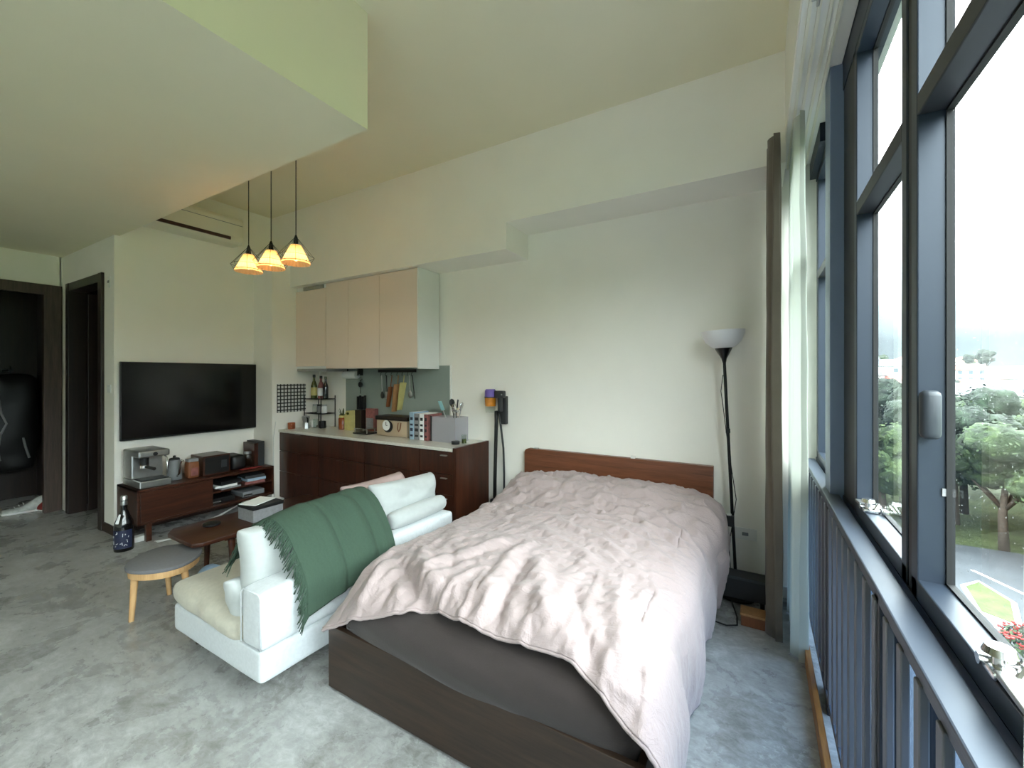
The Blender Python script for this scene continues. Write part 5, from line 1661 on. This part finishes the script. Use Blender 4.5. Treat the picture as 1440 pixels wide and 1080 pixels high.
def shrub():
    r = thing('flowering_shrub', 'green shrub with red blossoms at the edge of the car park below', 'shrub', (0, 0, 0))
    rs = random.Random(6)
    c, f = bmesh.new(), B()
    for k in range(900):
        d = Vector((rs.gauss(0, 1), rs.gauss(0, 1), abs(rs.gauss(0, 1)))).normalized()
        p = Vector((d.x * 1.1, d.y * 1.1, .25 + d.z * 1.1)) * rs.uniform(.75, 1.0)
        t1 = d.orthogonal().normalized(); t2 = d.cross(t1)
        c.faces.new([c.verts.new(p + t1 * a * .10 + t2 * b2 * .07) for a, b2 in ((-1, 0), (0, -1), (1, 0), (0, 1))])
        if k % 5 == 0 and d.z > .3:
            f.lathe([(0, 0), (.06, .03), (.09, .09), (.05, .07), (0, .04)], p + d * .05, 7)
    b_ = B(); b_.bm.free(); b_.bm = c
    b_.build('foliage', M['tree1'], r, smooth='keep')
    f.build('blossoms', M['red'], r)
    B().cyl((0, 0, 0), (0, 0, .6), .06, .04, 8).build('stem', M['trunk'], r)
    return r
sh_ = shrub()
sh_.location = (15.6, 42.2, -17.45)
sh_.scale = (1.3, 1.3, 1.5)

# rain drops on the outside of the two near panes
rd = B()
rr = random.Random(9)
base = bmesh.new()
bmesh.ops.create_icosphere(base, subdivisions=1, radius=1)
vb = [v.co.copy() for v in base.verts]
fb = [[v.index for v in f.verts] for f in base.faces]
base.free()
for (y0, y1, z0, z1, n) in ((.56, 1.38, 1.06, 2.18, 1500), (1.53, 2.12, 1.06, 2.18, 500), (.56, 1.38, 2.25, 2.8, 300)):
    for k in range(n):
        y, z = rr.uniform(y0, y1), rr.uniform(z0, z1)
        s_ = rr.uniform(.0005, .0014)
        e = rr.uniform(1, 2.2) if rr.random() < .3 else 1
        vs_ = [rd.bm.verts.new((XG + .0062 + v.x * s_ * .45, y + v.y * s_, z + v.z * s_ * e)) for v in vb]
        for f in fb:
            rd.bm.faces.new([vs_[i] for i in f])
def drop_mat():
    m, nt, out = new_mat('rain_drop_water')
    g = ND(nt, 'ShaderNodeBsdfRefraction', i_IOR=1.33, i_Roughness=0)
    t = ND(nt, 'ShaderNodeBsdfTransparent')
    mx = ND(nt, 'ShaderNodeMixShader')
    mx.inputs[0].default_value = .35
    nt.links.new(g.outputs[0], mx.inputs[1]); nt.links.new(t.outputs[0], mx.inputs[2])
    nt.links.new(mx.outputs[0], out.inputs[0])
    return m
o = rd.build('raindrops', drop_mat(), None, smooth=True, loc=(XG, 1, 1.6))
tag(o, 'fine raindrops clinging to the outside of the window panes', 'raindrops', kind='stuff')
HAZE = True
if HAZE:
    m, nt, out = new_mat('rain_haze')
    v = ND(nt, 'ShaderNodeVolumeScatter')
    v.inputs['Color'].default_value = (.93, .96, 1, 1)
    v.inputs['Density'].default_value = HAZE_D
    v.inputs['Anisotropy'].default_value = .2
    nt.links.new(v.outputs[0], out.inputs['Volume'])
    o = B().box(-60, 84, -19, 330, 345, 30).build('rain_haze', m, None)
    tag(o, 'pale grey rain haze lying over the distant trees and houses', 'haze', kind='stuff')
# ================================================================== LIGHT + CAMERA
w = bpy.data.worlds.new('overcast_sky')
sc.world = w
w.use_nodes = True
nt = w.node_tree
nt.nodes.clear()
out = nt.nodes.new('ShaderNodeOutputWorld')
bg = nt.nodes.new('ShaderNodeBackground')
tc = nt.nodes.new('ShaderNodeTexCoord')
sp = nt.nodes.new('ShaderNodeSeparateXYZ')
nt.links.new(tc.outputs['Generated'], sp.inputs[0])
c = ramp(nt, [(0.0, (.052, .062, .070, 1)), (.06, (.044, .054, .061, 1)), (.12, (.15, .165, .178, 1)), (.21, (1.05, 1.06, 1.10, 1)), (.38, (1.6, 1.63, 1.70, 1)), (1.0, (1.68, 1.71, 1.80, 1))], sp.outputs['Z'])
nt.links.new(c, bg.inputs[0])
bg.inputs[1].default_value = 1.0
nt.links.new(bg.outputs[0], out.inputs[0])

cd = bpy.data.cameras.new('camera')
cam = bpy.data.objects.new('camera', cd)
COL.objects.link(cam)
cd.sensor_fit = 'HORIZONTAL'
cd.sensor_width = 36
cd.lens = 14.8
cd.shift_y = -12 / 1440
cd.clip_start = .03
cd.clip_end = 2000
cam.location = (0, 0, 1.55)
cam.rotation_euler = (PI / 2, 0, math.atan(347 / 592))
sc.camera = cam
vs = sc.view_settings
vs.view_transform = 'Standard'
try:
    vs.look = 'None'
except Exception:
    pass
vs.gamma = 1
vs.use_curve_mapping = False
vs.exposure = 3.98
cy = sc.cycles
cy.use_denoising = True
cy.max_bounces = 10
cy.diffuse_bounces = 6
cy.glossy_bounces = 4
cy.transparent_max_bounces = 16
cy.transmission_bounces = 6
cy.volume_bounces = 1
cy.caustics_reflective = False
cy.caustics_refractive = False
cy.sample_clamp_indirect = 8
